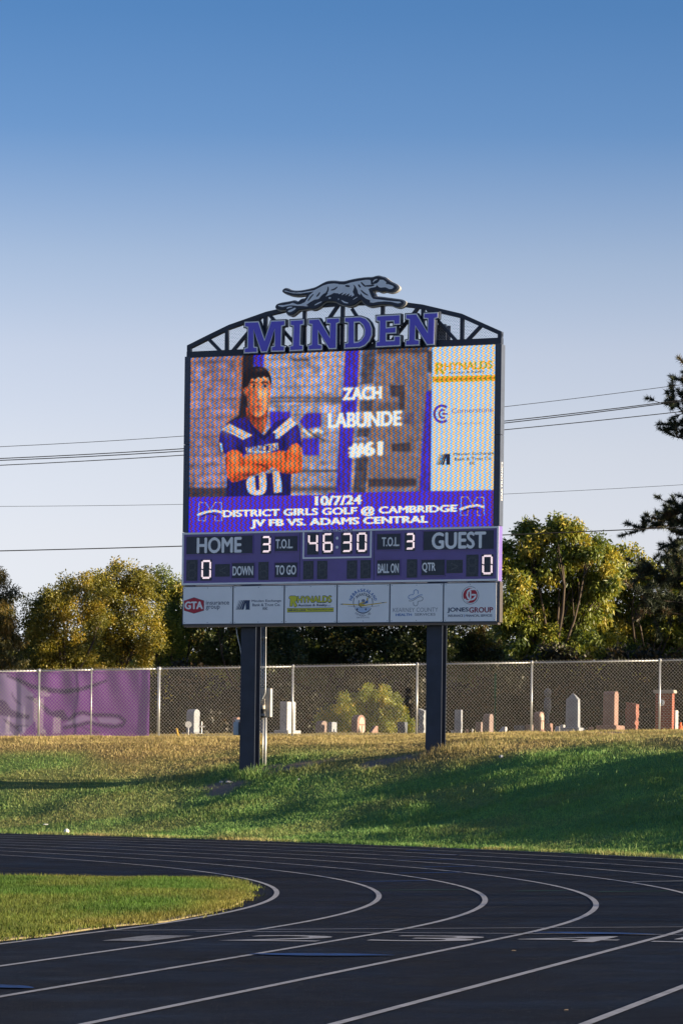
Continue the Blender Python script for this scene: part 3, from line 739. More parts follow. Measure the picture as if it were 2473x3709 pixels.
shape(S3, thick_line([(1225, 135), (1190, 128), (1140, 132), (1104, 160), (1092, 210), (1108, 252), (1140, 275), (1180, 262), (1206, 230), (1210, 205), (1150, 205)], 24), M['panel'], p, FY - .002)
shape(S3, thick_line([(1138, 150), (1140, 220), (1134, 270), (1110, 290), (1078, 284), (1060, 262)], 22), M['panel'], p, FY - .003)
shape(S3, thick_line([(1150, 150), (1152, 225), (1146, 280), (1118, 304)], 4), M['red'], p, FY - .004)
text('JONES', rect(S3, 824, 377, 1112, 450), FY, M['ink'], p, .035); text('GROUP', rect(S3, 1118, 372, 1444, 446), FY, M['maroon'], p, .035)
text('INSURANCE', rect(S3, 836, 472, 1038, 504), FY, M['ink'], p, .02); text('|', rect(S3, 1050, 470, 1056, 508), FY, M['ink_blue'], p, .02); text('FINANCIAL SERVICES', rect(S3, 1070, 470, 1430, 502), FY, M['ink'], p, .02)

# ---- arched truss with its expanded-metal infill
top_px = [Z1(92, 757), Z1(300, 652), Z1(485, 562), Z1(840, 437), (1082, 1100), (1236, 1088), (1380, 1084), Z2(600, 340), Z2(725, 356), Z2(1085, 440), Z2(1466, 604)]
arch = [bd(*q) for q in top_px]
TZ0 = LZ1 + .02
arch[0] = (LU0 - .115, arch[0][1]); arch[-1] = (LU1 + .12, arch[-1][1])
def arch_z(u):
    us = [a[0] for a in arch]; zs = [a[1] for a in arch]; return float(np.interp(u, us, zs))
TY0, TY1 = .03, .13
tp = [bd(*Z1(x, 700))[0] for x in (462, 825, 1195, 1555)] + [bd(*Z2(x, 600))[0] for x in (355, 725, 1085)]
ue0, ue1 = arch[0][0], arch[-1][0]
CH = .10
nodes = [ue0] + tp + [ue1]
for i in range(len(nodes) - 1):
    a, b = nodes[i], nodes[i + 1]
    pts = [(a, arch_z(a))] + [q for q in arch if a + .02 < q[0] < b - .02] + [(b, arch_z(b))]
    MB().prism([(u, z) for u, z in pts] + [(u, z - CH) for u, z in reversed(pts)], TY0, TY1 + .02).build('top_chord', M['steel'], board)
MB().box((ue0, TY0 - .01, TZ0), (ue1, TY1 + .03, TZ0 + .13)).build('bottom_chord', M['steel'], board)
for u in (ue0 + .045, ue1 - .045): pbox('truss_post', u - .045, u + .045, TZ0 + .131, arch_z(u) - .06, TY0 + .004, TY1, M['steel'])
for u in tp: pbox('truss_post', u - .036, u + .036, TZ0 + .131, arch_z(u) - CH * .8, TY0 + .004, TY1, M['steel'])
diag = [(Z1, (285, 690), (420, 830)), (Z1, (500, 830), (775, 500)), (Z1, (860, 460), (1150, 790)), (Z1, (1225, 800), (1515, 375)), (Z2, (75, 395), (310, 745)), (Z2, (440, 690), (690, 375)), (Z2, (760, 390), (1055, 715)), (Z2, (1115, 705), (1265, 545))]
for z, a, b in diag:
    a, b = bd(*z(*a)), bd(*z(*b)); MB().prism(thick_line([a, b], .068), TY0 + .01, TY1 - .01).build('truss_brace', M['steel'], board)
for i in range(len(nodes) - 1):
    a, b = nodes[i] + .02, nodes[i + 1] - .02
    pts = [(a, TZ0 + .06), (b, TZ0 + .06)] + [(b, arch_z(b) - .05)] + [(q[0], q[1] - .05) for q in reversed(arch) if a + .02 < q[0] < b - .02] + [(a, arch_z(a) - .05)]
    MB().prism(pts, TY1 + .035, TY1 + .035, back=False).build('mesh_panel', M['sheet'], board)

# ---- the six slab letters
A1, A2 = zoomer(880, 1120, 4.238), zoomer(1230, 1120, 4.126)
LET = [
 (A1, [(50, 200), (272, 192), (360, 470), (455, 182), (678, 172), (678, 258), (628, 270), (620, 560), (672, 570), (670, 655), (458, 662), (458, 578), (508, 566), (518, 310), (402, 668), (305, 672), (194, 325), (202, 580), (252, 588), (256, 676), (42, 686), (44, 602), (92, 592), (100, 292), (50, 282)], []),
 (A1, [(748, 172), (965, 160), (965, 245), (917, 255), (908, 550), (955, 558), (952, 640), (740, 652), (742, 568), (787, 558), (795, 270), (748, 258)], []),
 (A1, [(1030, 160), (1198, 150), (1358, 432), (1360, 238), (1300, 228), (1302, 143), (1515, 133), (1515, 215), (1470, 230), (1465, 615), (1345, 622), (1180, 340), (1190, 540), (1245, 550), (1243, 630), (1022, 640), (1025, 555), (1072, 545), (1082, 248), (1030, 238)], []),
 (A2, [(95, 125), (340, 112), (420, 140), (480, 205), (512, 290), (512, 390), (475, 480), (405, 555), (330, 585), (92, 600), (95, 515), (145, 502), (148, 215), (95, 208)], [[(252, 210), (320, 205), (370, 250), (395, 320), (385, 400), (345, 460), (300, 490), (252, 495)]]),
 (A2, [(568, 102), (935, 82), (932, 238), (830, 243), (828, 188), (728, 193), (728, 278), (875, 262), (872, 370), (728, 375), (728, 472), (835, 467), (835, 405), (937, 402), (935, 557), (563, 577), (565, 492), (608, 482), (615, 195), (568, 188)], []),
 (A2, [(1008, 80), (1178, 70), (1335, 345), (1338, 155), (1275, 148), (1278, 62), (1498, 50), (1495, 138), (1448, 150), (1440, 540), (1325, 545), (1160, 268), (1158, 455), (1220, 465), (1218, 548), (1003, 558), (1005, 470), (1052, 460), (1060, 168), (1008, 158)], []),
]
for z, pl, holes in LET:
    q = pp(z, pl); hs = [pp(z, h) for h in holes]; mb = MB()
    mb.prism(offset(q, .021), -.10, .028, 0, [offset(h, -.02) for h in hs])
    mb.prism(q, -.106, -.1005, 1, hs, back=False)
    mb.prism(offset(q, -.024), -.111, -.1065, 2, [offset(h, .026) for h in hs], back=False)
    mb.build('letter', [M['steel'], M['silver'], M['letter_blue']], board)

# ---- running greyhound emblem on its grey backer
D1, D2 = zoomer(990, 980, 6.272), zoomer(1230, 980, 6.0308)
def dd(*parts):
    out = []
    for z, pts in parts: out += pp(z, pts)
    return out
sil = dd((D1, [(233, 455), (280, 420), (340, 425), (400, 460), (480, 480), (600, 480), (720, 462), (860, 432), (960, 405), (1050, 360), (1150, 300), (1240, 262), (1340, 250), (1470, 255)]),
  (D2, [(0, 255), (120, 255), (250, 220), (400, 190), (600, 165), (730, 165), (800, 140), (870, 130), (930, 150), (1000, 165), (1060, 215), (1140, 270), (1230, 310), (1290, 360), (1285, 395), (1230, 440), (1140, 470), (1060, 460), (1000, 440), (920, 465), (860, 440), (820, 425), (720, 440), (740, 490), (780, 560), (790, 590), (900, 590), (1100, 620), (1350, 650), (1420, 680), (1440, 710), (1400, 760), (1320, 800), (1230, 790), (1150, 745), (1000, 735), (800, 760), (680, 780), (600, 755), (540, 690), (490, 635), (420, 680), (330, 750), (240, 775), (130, 765), (0, 715)]),
  (D1, [(1450, 705), (1330, 690), (1200, 700), (1120, 760), (1050, 830), (930, 885), (840, 860), (760, 870), (680, 890), (600, 880), (520, 950), (430, 1020), (360, 1000), (318, 950), (320, 875), (260, 895), (190, 905), (120, 880), (80, 845), (78, 815), (105, 780), (180, 755), (300, 735), (420, 715), (490, 695), (540, 715), (575, 735), (610, 700), (660, 660), (740, 655), (770, 610), (800, 560), (812, 532), (700, 550), (560, 570), (420, 555), (320, 520), (250, 480)]))
hide = dd((D1, [(270, 460), (330, 465), (420, 495), (540, 508), (680, 500), (820, 475), (950, 455), (1040, 410), (1150, 350), (1270, 312), (1400, 300), (1500, 308)]),
  (D2, [(0, 305), (130, 312), (260, 270), (400, 240), (580, 210), (680, 207), (705, 225), (712, 292), (770, 300), (840, 285), (885, 240), (900, 208), (980, 207), (1045, 258), (1036, 298), (1100, 305), (1190, 340), (1210, 370), (1170, 410), (1110, 412), (1060, 385), (1020, 370), (920, 380), (880, 365), (840, 325), (815, 365), (700, 385), (655, 410), (690, 500), (720, 580), (760, 625), (900, 640), (1100, 665), (1350, 685), (1365, 710), (1300, 725), (1150, 690), (1000, 680), (850, 690), (760, 712), (690, 700), (690, 655), (600, 620), (540, 570), (482, 492), (478, 545), (430, 505), (415, 430), (370, 345), (320, 305), (345, 365), (335, 405), (312, 470), (350, 545), (280, 582), (290, 535), (220, 570), (250, 500), (150, 552), (182, 495), (70, 545), (110, 480), (10, 525)]),
  (D1, [(1520, 545), (1508, 525), (1400, 515), (1330, 555), (1215, 597), (1270, 520), (1240, 500), (1160, 540), (1100, 600), (1060, 650), (960, 670), (870, 720), (775, 790), (825, 812), (790, 822), (700, 812), (560, 808), (460, 798), (400, 797), (240, 835), (150, 815), (135, 795), (270, 790), (400, 765), (470, 740), (510, 750), (570, 778), (650, 770), (745, 725), (800, 640), (850, 560), (950, 480), (800, 505), (640, 530), (500, 525), (380, 500), (290, 478)]))
emb = MB().prism(offset(smooth(sil), .028), -.02, .10, 0).prism(smooth(sil), -.075, -.0205, 1).build('greyhound_emblem', [M['dog_back'], M['steel']], board)
emb['label'] = 'running greyhound emblem in grey and navy on top of the arch'
MB().prism(hide, -.079, -.0755, back=False).build('coat', M['dog_grey'], emb)
def dstroke(z, pts, w, m, name='marking', y=-.0805): MB().prism(smooth(thick_line(pp(z, pts), w / 6.15 / 163.0 * 1.06, True)), y, y, back=False).build(name, m, emb)
for z, pts, w in ((D1, [(815, 700), (870, 620), (945, 540)], 32), (D1, [(1010, 600), (1050, 560), (1090, 500)], 36), (D1, [(1275, 370), (1272, 450), (1240, 510), (1200, 550)], 40), (D1, [(1335, 452), (1420, 432), (1485, 375)], 34),
    (D2, [(150, 335), (200, 345), (250, 352)], 44), (D2, [(435, 310), (460, 345), (485, 375)], 36), (D2, [(492, 258), (545, 315), (600, 362)], 36), (D2, [(590, 340), (690, 342), (785, 322)], 40), (D2, [(490, 430), (560, 500), (648, 548)], 32), (D2, [(722, 240), (718, 300), (800, 275), (880, 222)], 42)):
    dstroke(z, pts, w, M['steel'])
for z, pts, w in ((D1, [(1285, 628), (1310, 630), (1338, 628)], 34), (D1, [(1495, 650), (1510, 658), (1522, 668)], 34), (D1, [(965, 792), (1040, 755), (1130, 712)], 26), (D2, [(70, 655), (130, 700), (215, 716)], 30), (D2, [(318, 640), (365, 612), (415, 582)], 16), (D1, [(365, 935), (430, 922), (540, 858)], 52), (D1, [(335, 870), (380, 845), (462, 835)], 30), (D2, [(-10, 625), (5, 632), (15, 645)], 30), (D2, [(755, 262), (790, 215), (850, 195)], 28)):
    dstroke(z, pts, w, M['dog_grey'])

# ---- what the video screen shows, laid out as coloured diodes
RW, RH = 840, 456
img = np.zeros((RH, RW, 3)); du, dz = (LU1 - LU0) / RW, (LZ1 - LZ0) / RH
ucs = LU0 + (np.arange(RW) + .5) * du; zcs = LZ0 + (np.arange(RH) + .5) * dz
UU, ZZ = np.meshgrid(ucs, zcs)
Z3, Z4 = zoomer(650, 1250, 2.6133), zoomer(1200, 1250, 2.4123); ZL = zoomer(700, 1750, 1.4255); ZS = zoomer(0, 0, 1)
def fill_uv(q, col, a=1.0):
    q = np.array(q); u0, u1 = q[:, 0].min(), q[:, 0].max(); z0, z1 = q[:, 1].min(), q[:, 1].max()
    i0, i1 = max(0, int((u0 - LU0) / du) - 1), min(RW, int((u1 - LU0) / du) + 2); j0, j1 = max(0, int((z0 - LZ0) / dz) - 1), min(RH, int((z1 - LZ0) / dz) + 2)
    if i1 <= i0 or j1 <= j0: return
    m = inside(UU[j0:j1, i0:i1], ZZ[j0:j1, i0:i1], q); img[j0:j1, i0:i1][m] = img[j0:j1, i0:i1][m] * (1 - a) + np.array(col) * a
def fil(z, pts, col, a=1.0): fill_uv(pp(z, pts), col, a)
def led_text(body, r, col, bold=.03, slab=False, glow=0.0):
    u0, u1, z0, z1 = r; gv, gf, _ = glyphs(body, bold)
    v = [(u0 + a * (u1 - u0), z0 + b * (z1 - z0)) for a, b in gv]
    global img
    if not slab and not glow:
        for f in gf: fill_uv([v[k] for k in f], col)
        return
    old = img; img = np.zeros_like(old)
    for f in gf: fill_uv([v[k] for k in f], (1, 1, 1))
    m = img[..., 0].copy(); img = old
    if slab:                                   # feet and caps: widen the strokes along the top and bottom of the line
        t = (ZZ - z0) / (z1 - z0); w = m.copy()
        for s_ in (1, 2): w = np.maximum(w, np.maximum(np.roll(m, s_, 1), np.roll(m, -s_, 1)))
        m = np.where(((t > -.01) & (t < .12)) | ((t > .88) & (t < 1.01)), w, m)
    if glow:
        g_ = m.copy()
        for _ in range(14):
            p = np.pad(g_, 1); g_ = (p[1:-1, 1:-1] * 2 + p[:-2, 1:-1] + p[2:, 1:-1] + p[1:-1, :-2] + p[1:-1, 2:]) / 6
        img = img + (np.array(col) - img) * np.clip(g_ * glow, 0, 1)[..., None]
    img = img * (1 - m[..., None]) + np.array(col) * m[..., None]
def blur(n):
    global img
    for _ in range(n):
        p = np.pad(img, ((1, 1), (1, 1), (0, 0)), 'edge'); img = (p[1:-1, 1:-1] * 4 + p[:-2, 1:-1] * 2 + p[2:, 1:-1] * 2 + p[1:-1, :-2] * 2 + p[1:-1, 2:] * 2 + p[:-2, :-2] + p[:-2, 2:] + p[2:, :-2] + p[2:, 2:]) / 16
mott = vnoise(UU * 1.0, ZZ * 1.6, .22)[..., None] * .5 + vnoise(UU + 9, ZZ * 3, .1)[..., None] * .5
img[:] = np.array((.45, .36, .48)) * (.42 + .84 * mott)
course = .5 + .5 * np.cos(2 * math.pi * ZZ / .21); joint = .5 + .5 * np.cos(2 * math.pi * (UU / .46 + .5 * (np.floor(ZZ / .21) % 2)))
img[:] *= (1 - .32 * (course > .90) - .20 * ((joint > .965) & (course <= .9)))[..., None] * (.82 + .36 * vnoise(UU, ZZ, .9))[..., None]
def blob(z, cx_, cy_, rx, ry, col, a=1.0):
    u, w = bd(*z(cx_, cy_)); s_ = 1 / {id(Z3): 2.6133, id(Z4): 2.4123}.get(id(z), 1.0) / 164.0
    k = np.exp(-(((UU - u) / (rx * s_)) ** 2 + ((ZZ - w) / (ry * s_)) ** 2))[..., None] * a
    img[:] = img * (1 - k) + np.array(col) * k
lw = sstep(-2.55, -2.2, UU)[..., None]
img[:] = img * lw + (1 - lw) * img * np.array((.86, .70, .76))
PUR, DK = (.085, .035, .43), (.030, .018, .026)
fil(Z3, [(90, 1350), (470, 1345), (470, 1450), (80, 1460)], DK, .85)
fil(Z3, [(520, 110), (600, 110), (590, 420), (560, 640), (450, 735), (420, 735), (520, 600), (545, 380)], (.45, .17, .10), .55)
fil(Z3, [(595, 90), (705, 90), (700, 250), (640, 420), (660, 700), (640, 780), (430, 745), (560, 660), (585, 440)], DK)
fil(Z3, [(702, 90), (800, 90), (795, 260), (705, 260)], PUR)
fil(Z3, [(1065, 130), (1230, 128), (1230, 148), (1065, 150)], DK, .9)
for yy in (500, 530, 1190, 1360): fil(Z3, [(860, yy - 8), (1560, yy - 14), (1560, yy + 14), (860, yy + 10)], DK, .75)
fil(Z3, [(1050, 1330), (1520, 1330), (1520, 1400), (1050, 1400)], (.10, .07, .09), .6)
fil(Z4, [(120, 40), (245, 40), (220, 560), (190, 800), (165, 1290), (40, 1290), (70, 720), (100, 400)], PUR)
fil(Z4, [(390, 40), (845, 40), (835, 1290), (310, 1290), (330, 800), (380, 300)], (.22, .145, .16), .8)
for q in ([(270, 40), (388, 40), (368, 330), (258, 342)], [(250, 480), (365, 480), (355, 580), (245, 580)], [(228, 720), (335, 720), (325, 805), (222, 805)], [(215, 975), (322, 975), (300, 1292), (188, 1292)], [(400, 30), (850, 20), (848, 66), (400, 72)], [(838, 50), (884, 50), (880, 245), (842, 235)], [(505, 350), (640, 345), (640, 560), (600, 570), (590, 450), (520, 450)], [(320, 1165), (745, 1165), (745, 1235), (320, 1240)], [(520, 860), (690, 850), (690, 930), (530, 930)]):
    fil(Z4, q, DK, .78)
fil(Z4, [(400, 500), (600, 500), (600, 580), (400, 580)], DK, .4); fil(Z4, [(640, 590), (730, 580), (720, 690), (630, 690)], (.05, .04, .12), .5)
fil(Z4, [(826, 398), (884, 398), (874, 1290), (765, 1290), (800, 760)], PUR)
# block letter with a hound behind the player
for q in ([(850, 625), (1050, 628), (1050, 720), (980, 800), (860, 800)], [(1130, 720), (1200, 640), (1345, 640), (1340, 770), (1190, 800)], [(1160, 880), (1320, 880), (1325, 1045), (1170, 1045), (1150, 960)]): fil(Z3, q, PUR)
fil(Z3, thick_line([(1165, 790), (1230, 850), (1300, 800), (1360, 830)], 26), (.75, .7, .75)); fil(Z3, thick_line([(1200, 800), (1260, 840), (1340, 890), (1375, 900)], 16), DK)
blur(5)
# player
JER, JHI = (.035, .016, .20), (.085, .045, .36)
fil(Z3, smooth([(440, 745), (560, 690), (650, 680), (720, 800), (800, 870), (860, 790), (900, 720), (1050, 680), (1130, 760), (1155, 900), (1155, 980), (960, 1010), (640, 1020), (600, 1060), (400, 1040), (362, 870)]), JER)
fil(Z3, [(450, 1250), (1060, 1190), (1052, 1425), (440, 1440)], (.022, .012, .13))
for cx_, cy_, rx, ry, a in ((480, 930, 60, 60, .6), (1070, 860, 55, 90, .6), (820, 940, 60, 50, .5), (660, 930, 40, 60, .4)): blob(Z3, cx_, cy_, rx, ry, JHI, a)
for cx_, cy_, rx, ry, a in ((570, 1000, 40, 70, .8), (990, 930, 26, 80, .7), (720, 900, 30, 60, .6), (390, 990, 30, 60, .6), (1000, 1330, 60, 60, .5)): blob(Z3, cx_, cy_, rx, ry, (.008, .004, .04), a)
fil(Z3, [(395, 800), (470, 742), (690, 852), (600, 895), (520, 850)], (.62, .50, .54)); fil(Z3, [(878, 830), (1045, 685), (1112, 742), (960, 862), (900, 830)], (.74, .62, .64))
blob(Z3, 450, 800, 50, 50, (.30, .22, .32), .6); fil(Z3, thick_line([(470, 800), (600, 872)], 10), JER, .6); fil(Z3, thick_line([(930, 830), (1080, 715)], 10), JER, .5)
fil(Z3, [(378, 920), (400, 930), (412, 1010), (396, 1012)], (.6, .55, .6)); fil(Z3, [(905, 840), (955, 835), (950, 880), (910, 885)], (.55, .5, .6))
fil(Z3, [(628, 590), (840, 590), (826, 740), (790, 835), (745, 820), (690, 770), (640, 680)], (.34, .07, .03)); blob(Z3, 800, 740, 28, 60, (.56, .18, .09), .8); blob(Z3, 710, 680, 80, 40, (.12, .018, .012), .9)
fil(Z3, [(632, 660), (700, 765), (800, 852), (862, 775), (872, 830), (800, 902), (690, 825)], (.02, .012, .10))
face = smooth([(640, 300), (670, 255), (740, 245), (820, 265), (860, 330), (864, 430), (852, 520), (836, 600), (798, 658), (750, 690), (700, 665), (656, 600), (640, 500)], 2)
fm = inside(UU, ZZ, pp(Z3, face)); keep_ = img.copy()
img[fm] = (.70, .26, .14)
blob(Z3, 640, 480, 70, 170, (.40, .075, .03), .95); blob(Z3, 855, 480, 24, 150, (.34, .08, .04), .7); blob(Z3, 800, 440, 46, 60, (.90, .46, .32), .85); blob(Z3, 770, 305, 80, 34, (.86, .44, .30), .75)
blob(Z3, 756, 465, 16, 60, (.92, .50, .34), .85); blob(Z3, 724, 480, 17, 60, (.36, .065, .03), .8); blob(Z3, 752, 524, 34, 12, (.32, .055, .025), .8)
for ex in (702, 808): blob(Z3, ex, 380, 40, 24, (.28, .05, .025), .8)
blob(Z3, 750, 582, 52, 16, (.36, .05, .04), .9); blob(Z3, 756, 616, 36, 13, (.20, .03, .015), .7); blob(Z3, 768, 646, 36, 22, (.80, .36, .22), .8); blob(Z3, 685, 620, 38, 60, (.34, .06, .03), .7); blob(Z3, 806, 560, 26, 54, (.84, .40, .26), .7); blob(Z3, 745, 690, 90, 18, (.14, .02, .012), .8)
out_ = img.copy(); img[:] = keep_; img[fm] = out_[fm]
for ex in (702, 808):
    fil(Z3, ell(ex, 388, 28, 12, 14), (.50, .32, .28)); fil(Z3, ell(ex + 2, 387, 14, 14, 12), (.012, .005, .006)); fil(Z3, thick_line([(ex - 40, 358), (ex - 6, 346), (ex + 36, 358)], 20, True), (.03, .008, .006), .9)
fil(Z3, smooth([(592, 395), (615, 385), (638, 420), (638, 480), (615, 478)]), (.40, .09, .04)); blob(Z3, 618, 435, 10, 24, (.62, .2, .1), .6)
fil(Z3, smooth([(598, 430), (592, 300), (626, 232), (700, 200), (780, 200), (842, 240), (872, 310), (868, 390), (852, 350), (840, 300), (815, 312), (795, 290), (770, 322), (745, 296), (715, 330), (690, 308), (662, 350), (650, 400), (630, 385)]), (.018, .009, .011))
blob(Z3, 770, 230, 60, 16, (.10, .05, .05), .7)
ARM, AHI, ASH = (.70, .14, .035), (.90, .33, .16), (.26, .035, .012)
arm = smooth([(430, 1040), (480, 995), (540, 990), (590, 1020), (600, 1080), (640, 1035), (800, 1030), (900, 1015), (960, 992), (1010, 1022), (1050, 948), (1110, 922), (1150, 962), (1165, 1180), (1130, 1218), (960, 1215), (890, 1152), (850, 1170), (800, 1212), (700, 1238), (560, 1288), (485, 1300), (442, 1220)])
am = inside(UU, ZZ, pp(Z3, arm)); keep_ = img.copy(); img[am] = ARM
for cx_, cy_, rx, ry, col, a in ((440, 1130, 26, 140, ASH, .8), (520, 1060, 40, 60, AHI, .7), (595, 1110, 22, 70, ASH, .8), (520, 1270, 80, 26, ASH, .8), (640, 1225, 110, 20, ASH, .7), (590, 1170, 90, 24, AHI, .55), (760, 1062, 150, 24, AHI, .75), (900, 1060, 70, 26, AHI, .6), (1090, 980, 32, 50, AHI, .7), (1160, 1080, 16, 120, ASH, .8), (1020, 1210, 150, 22, ASH, .9), (1010, 1050, 16, 60, ASH, .75), (1060, 1120, 70, 40, AHI, .35), (800, 1135, 90, 12, ASH, .8), (830, 1190, 60, 24, ASH, .6)): blob(Z3, cx_, cy_, rx, ry, col, a)
out_ = img.copy(); img[:] = keep_; img[am] = out_[am]
fil(Z3, thick_line([(690, 1122), (770, 1130), (830, 1162), (862, 1186)], 13, True), (.05, .008, .01), .9)
for k_ in range(3): fil(Z3, thick_line([(905 + 14 * k_, 1030 + 16 * k_), (945 + 12 * k_, 1040 + 16 * k_)], 5), ASH, .8)
fil(Z3, [(625, 972), (930, 925), (935, 985), (830, 1015), (640, 1018)], (.64, .54, .58)); fil(Z3, [(818, 950), (832, 948), (834, 1012), (820, 1015)], DK); led_text('MINDEN', rect(Z3, 640, 948, 925, 1002), (.05, .025, .22), .03)
WH = (.86, .82, .84)
fil(Z3, smooth([(640, 1250), (730, 1225), (815, 1190), (828, 1350), (800, 1410), (730, 1425), (655, 1405), (632, 1330)]), (.66, .55, .60)); fil(Z3, [(712, 1240), (752, 1225), (758, 1370), (722, 1372)], (.03, .016, .17)); fil(Z3, [(880, 1195), (940, 1190), (965, 1300), (968, 1390), (895, 1400)], (.64, .53, .58))
blob(Z3, 700, 1230, 140, 22, (.02, .01, .05), .6)
img *= (.70 + .42 * vnoise(UU, ZZ, .05) + .24 * vnoise(UU + 5, ZZ, .12))[..., None]
blur(1)
# lower band, sponsor column and writing
fil(Z3, [(40, 1442), (40, 1850), (1560, 1850), (1560, 1414)], (.115, .042, .56)); fil(Z4, [(-30, 1292), (1450, 1264), (1450, 1800), (-30, 1800)], (.115, .042, .56))
fil(Z4, [(882, -20), (1450, -30), (1440, 1264), (868, 1276)], (.62, .61, .66))
led_text('ZACH', rect(Z4, 100, 365, 440, 475), WH, .05, True, .6); led_text('LABUNDE', rect(ZS, 1188, 1492, 1453, 1546), WH, .04, True, .8); led_text('#61', rect(ZS, 1262, 1600, 1386, 1656), WH, .06, True, .8)
blur(1)
YEL, NV = (.85, .42, .03), (.10, .08, .12)
led_text('R', rect(Z4, 905, 150, 995, 255), YEL, .05); led_text('HYNALDS', rect(Z4, 985, 140, 1408, 215), YEL, .05); led_text('Auction & Realty', rect(Z4, 1020, 224, 1335, 252), NV, .02)
fil(Z4, [(882, 272), (1432, 260), (1432, 312), (882, 326)], YEL); led_text('308-832-2444 RhynaldsAuction.com', rect(Z4, 895, 282, 1425, 308), (.30, .12, .02), .02)
fil(Z4, thick_line(ell(965, 600, 66, 72, 20, 50, 310), 22), (.14, .06, .42)); fil(Z4, thick_line(ell(972, 600, 30, 36, 14, 50, 310), 16), (.14, .06, .42)); fil(Z4, [(965, 592), (1015, 592), (1015, 608), (965, 608)], (.14, .06, .42))
led_text('Cornerstone', rect(Z4, 1050, 545, 1412, 590), (.30, .22, .38), .01); led_text('BANK', rect(Z4, 1100, 672, 1340, 692), (.45, .4, .45), .0)
bank_mark(Z4, 915, 950, .6, 96, lambda q: fil(Z4, q, (.03, .03, .07)))
led_text('Minden Exchange', rect(Z4, 1066, 936, 1416, 966), NV, .015); led_text('Bank & Trust Co.', rect(Z4, 1076, 978, 1404, 1006), NV, .015); led_text('FDIC', rect(Z4, 1204, 1020, 1252, 1042), NV, .03)
led_text('10/7/24', rect(ZL, 628, 64, 870, 113), WH, .05, True); led_text('DISTRICT GIRLS GOLF @ CAMBRIDGE', rect(ZL, 152, 124, 1362, 172), WH, .05, True); led_text('JV FB VS. ADAMS CENTRAL', rect(ZL, 296, 178, 1214, 226), WH, .055, True)
for x0 in (22, 1375):
    oy = 0 if x0 < 500 else -28
    for q in ([(8, 112), (40, 112), (64, 150), (88, 112), (120, 112)], [(120, 112), (122, 205), (88, 206), (88, 170)], [(8, 112), (4, 206), (40, 206), (42, 170)]): fil(ZL, thick_line([(x0 + a * 1.03, b + oy - 12) for a, b in q], 4), (.45, .38, .62))
    fil(ZL, thick_line([(x0 - 2, 165 + oy), (x0 + 40, 150 + oy), (x0 + 90, 142 + oy), (x0 + 128, 152 + oy)], 12), (.72, .68, .72)); fil(ZL, thick_line([(x0 + 20, 172 + oy), (x0 + 60, 156 + oy), (x0 + 100, 166 + oy)], 6), DK)
img = img.reshape(RH // 2, 2, RW // 2, 2, 3).mean((1, 3)); RH //= 2; RW //= 2
UU = UU[::2, ::2]; ZZ = ZZ[::2, ::2]
# rows and columns of red, green and blue diodes beat in a diamond lattice
tri_ = lambda t: 2 * np.abs(2 * (t - np.floor(t + .5))) - 1
px_, pz_ = .112, .108
ph = UU / px_ + .20 * tri_(ZZ / pz_) + .05 * ZZ
cr_, cb_ = np.cos(2 * math.pi * ph), np.cos(2 * math.pi * (ph + .5))
row = .5 + .5 * np.cos(2 * math.pi * (ZZ / pz_ * 2 + .25)) * np.cos(2 * math.pi * UU / px_)
lum = img.max(2, keepdims=True)
cr_, cb_ = np.tanh(2.2 * cr_), np.tanh(2.2 * cb_)
patt = np.stack([1 + .80 * cr_, 1 + .02 * cr_ + .8 * row - .42, 1 + .88 * cb_], -1) * (.62 + .70 * row[..., None]) * (.86 + .28 * RNG.random((RH, RW, 1)))
wht = sstep(.45, .8, img.min(2))[..., None]
img = np.clip((1.12 * img ** 1.12) * (patt * (1 - .45 * wht) + .45 * wht), 0, 1.4)
g = np.zeros((RH, RW, 4)); g[..., :3] = img; g[..., 3] = 1
gu, gzz = np.meshgrid(np.linspace(LU0, LU1, RW + 1), np.linspace(LZ0, LZ1, RH + 1))
ii = np.arange((RW + 1) * (RH + 1)).reshape(RH + 1, RW + 1)
fq = np.stack([ii[:-1, :-1], ii[:-1, 1:], ii[1:, 1:], ii[1:, :-1]], -1).reshape(-1, 4)
me = fast_mesh('video_screen', np.stack([gu, 0 * gu, gzz], -1).reshape(-1, 3), fq, 4)
setattr_mesh(me, 'picture', 'FLOAT_COLOR', 'CORNER', np.repeat(g.reshape(-1, 4), 4, 0)); me.materials.append(M['screen'])
vs = link(bpy.data.objects.new('video_screen', me), board); vs['label'] = 'lit video screen showing a football player and sponsor names'

# ---- conduits and boxes on the left post
CO = .66
ZC = zoomer(900, 2240, 7.35); ZD = zoomer(540, 2380, 3.409)
con = empty('conduit_run', (0, BD, 0), -TH, 'bundle of thin grey metal conduits climbing behind the left scoreboard post', 'conduit')
def cp(z, x, y, off=CO): u, w = bd(*z(x, y), off); return (u, off, w)
for i, (xt, xb) in enumerate(((315, 296), (362, 345), (412, 395), (462, 450))):
    a, b = cp(ZC, xt, 110), cp(ZC, xb, 1850); c = cp(ZC, xb - 4, 1990); d = cp(ZC, 292 + i * 12, 2150 + i * 22); e = cp(ZC, 288 + i * 10, 2290)
    MB().tube([a, b, c, d, e], .013, 8).build('conduit', M['galv'], con, smooth=True)
    k = cp(ZC, xt - 6, 520); MB().tube([(k[0], CO, k[2] - .03), (k[0], CO, k[2] + .03)], .021, 8).build('coupling', M['galv'], con, smooth=True)
for y in (525, 545, 566, 586): a = cp(ZD, 1372, y); b = cp(ZD, 1428, y); MB().tube([a, b], .012, 8).build('conduit_stub', M['cabinet'], con)
def vt(name, x, y0, y1, r, m, off=CO, extra=0.0): a, b = cp(ZD, x, y0, off), cp(ZD, x, y1, off); return MB().tube([(a[0], off, a[2]), (a[0], off, b[2] - extra)], r, 12).build(name, m, con, smooth=True)
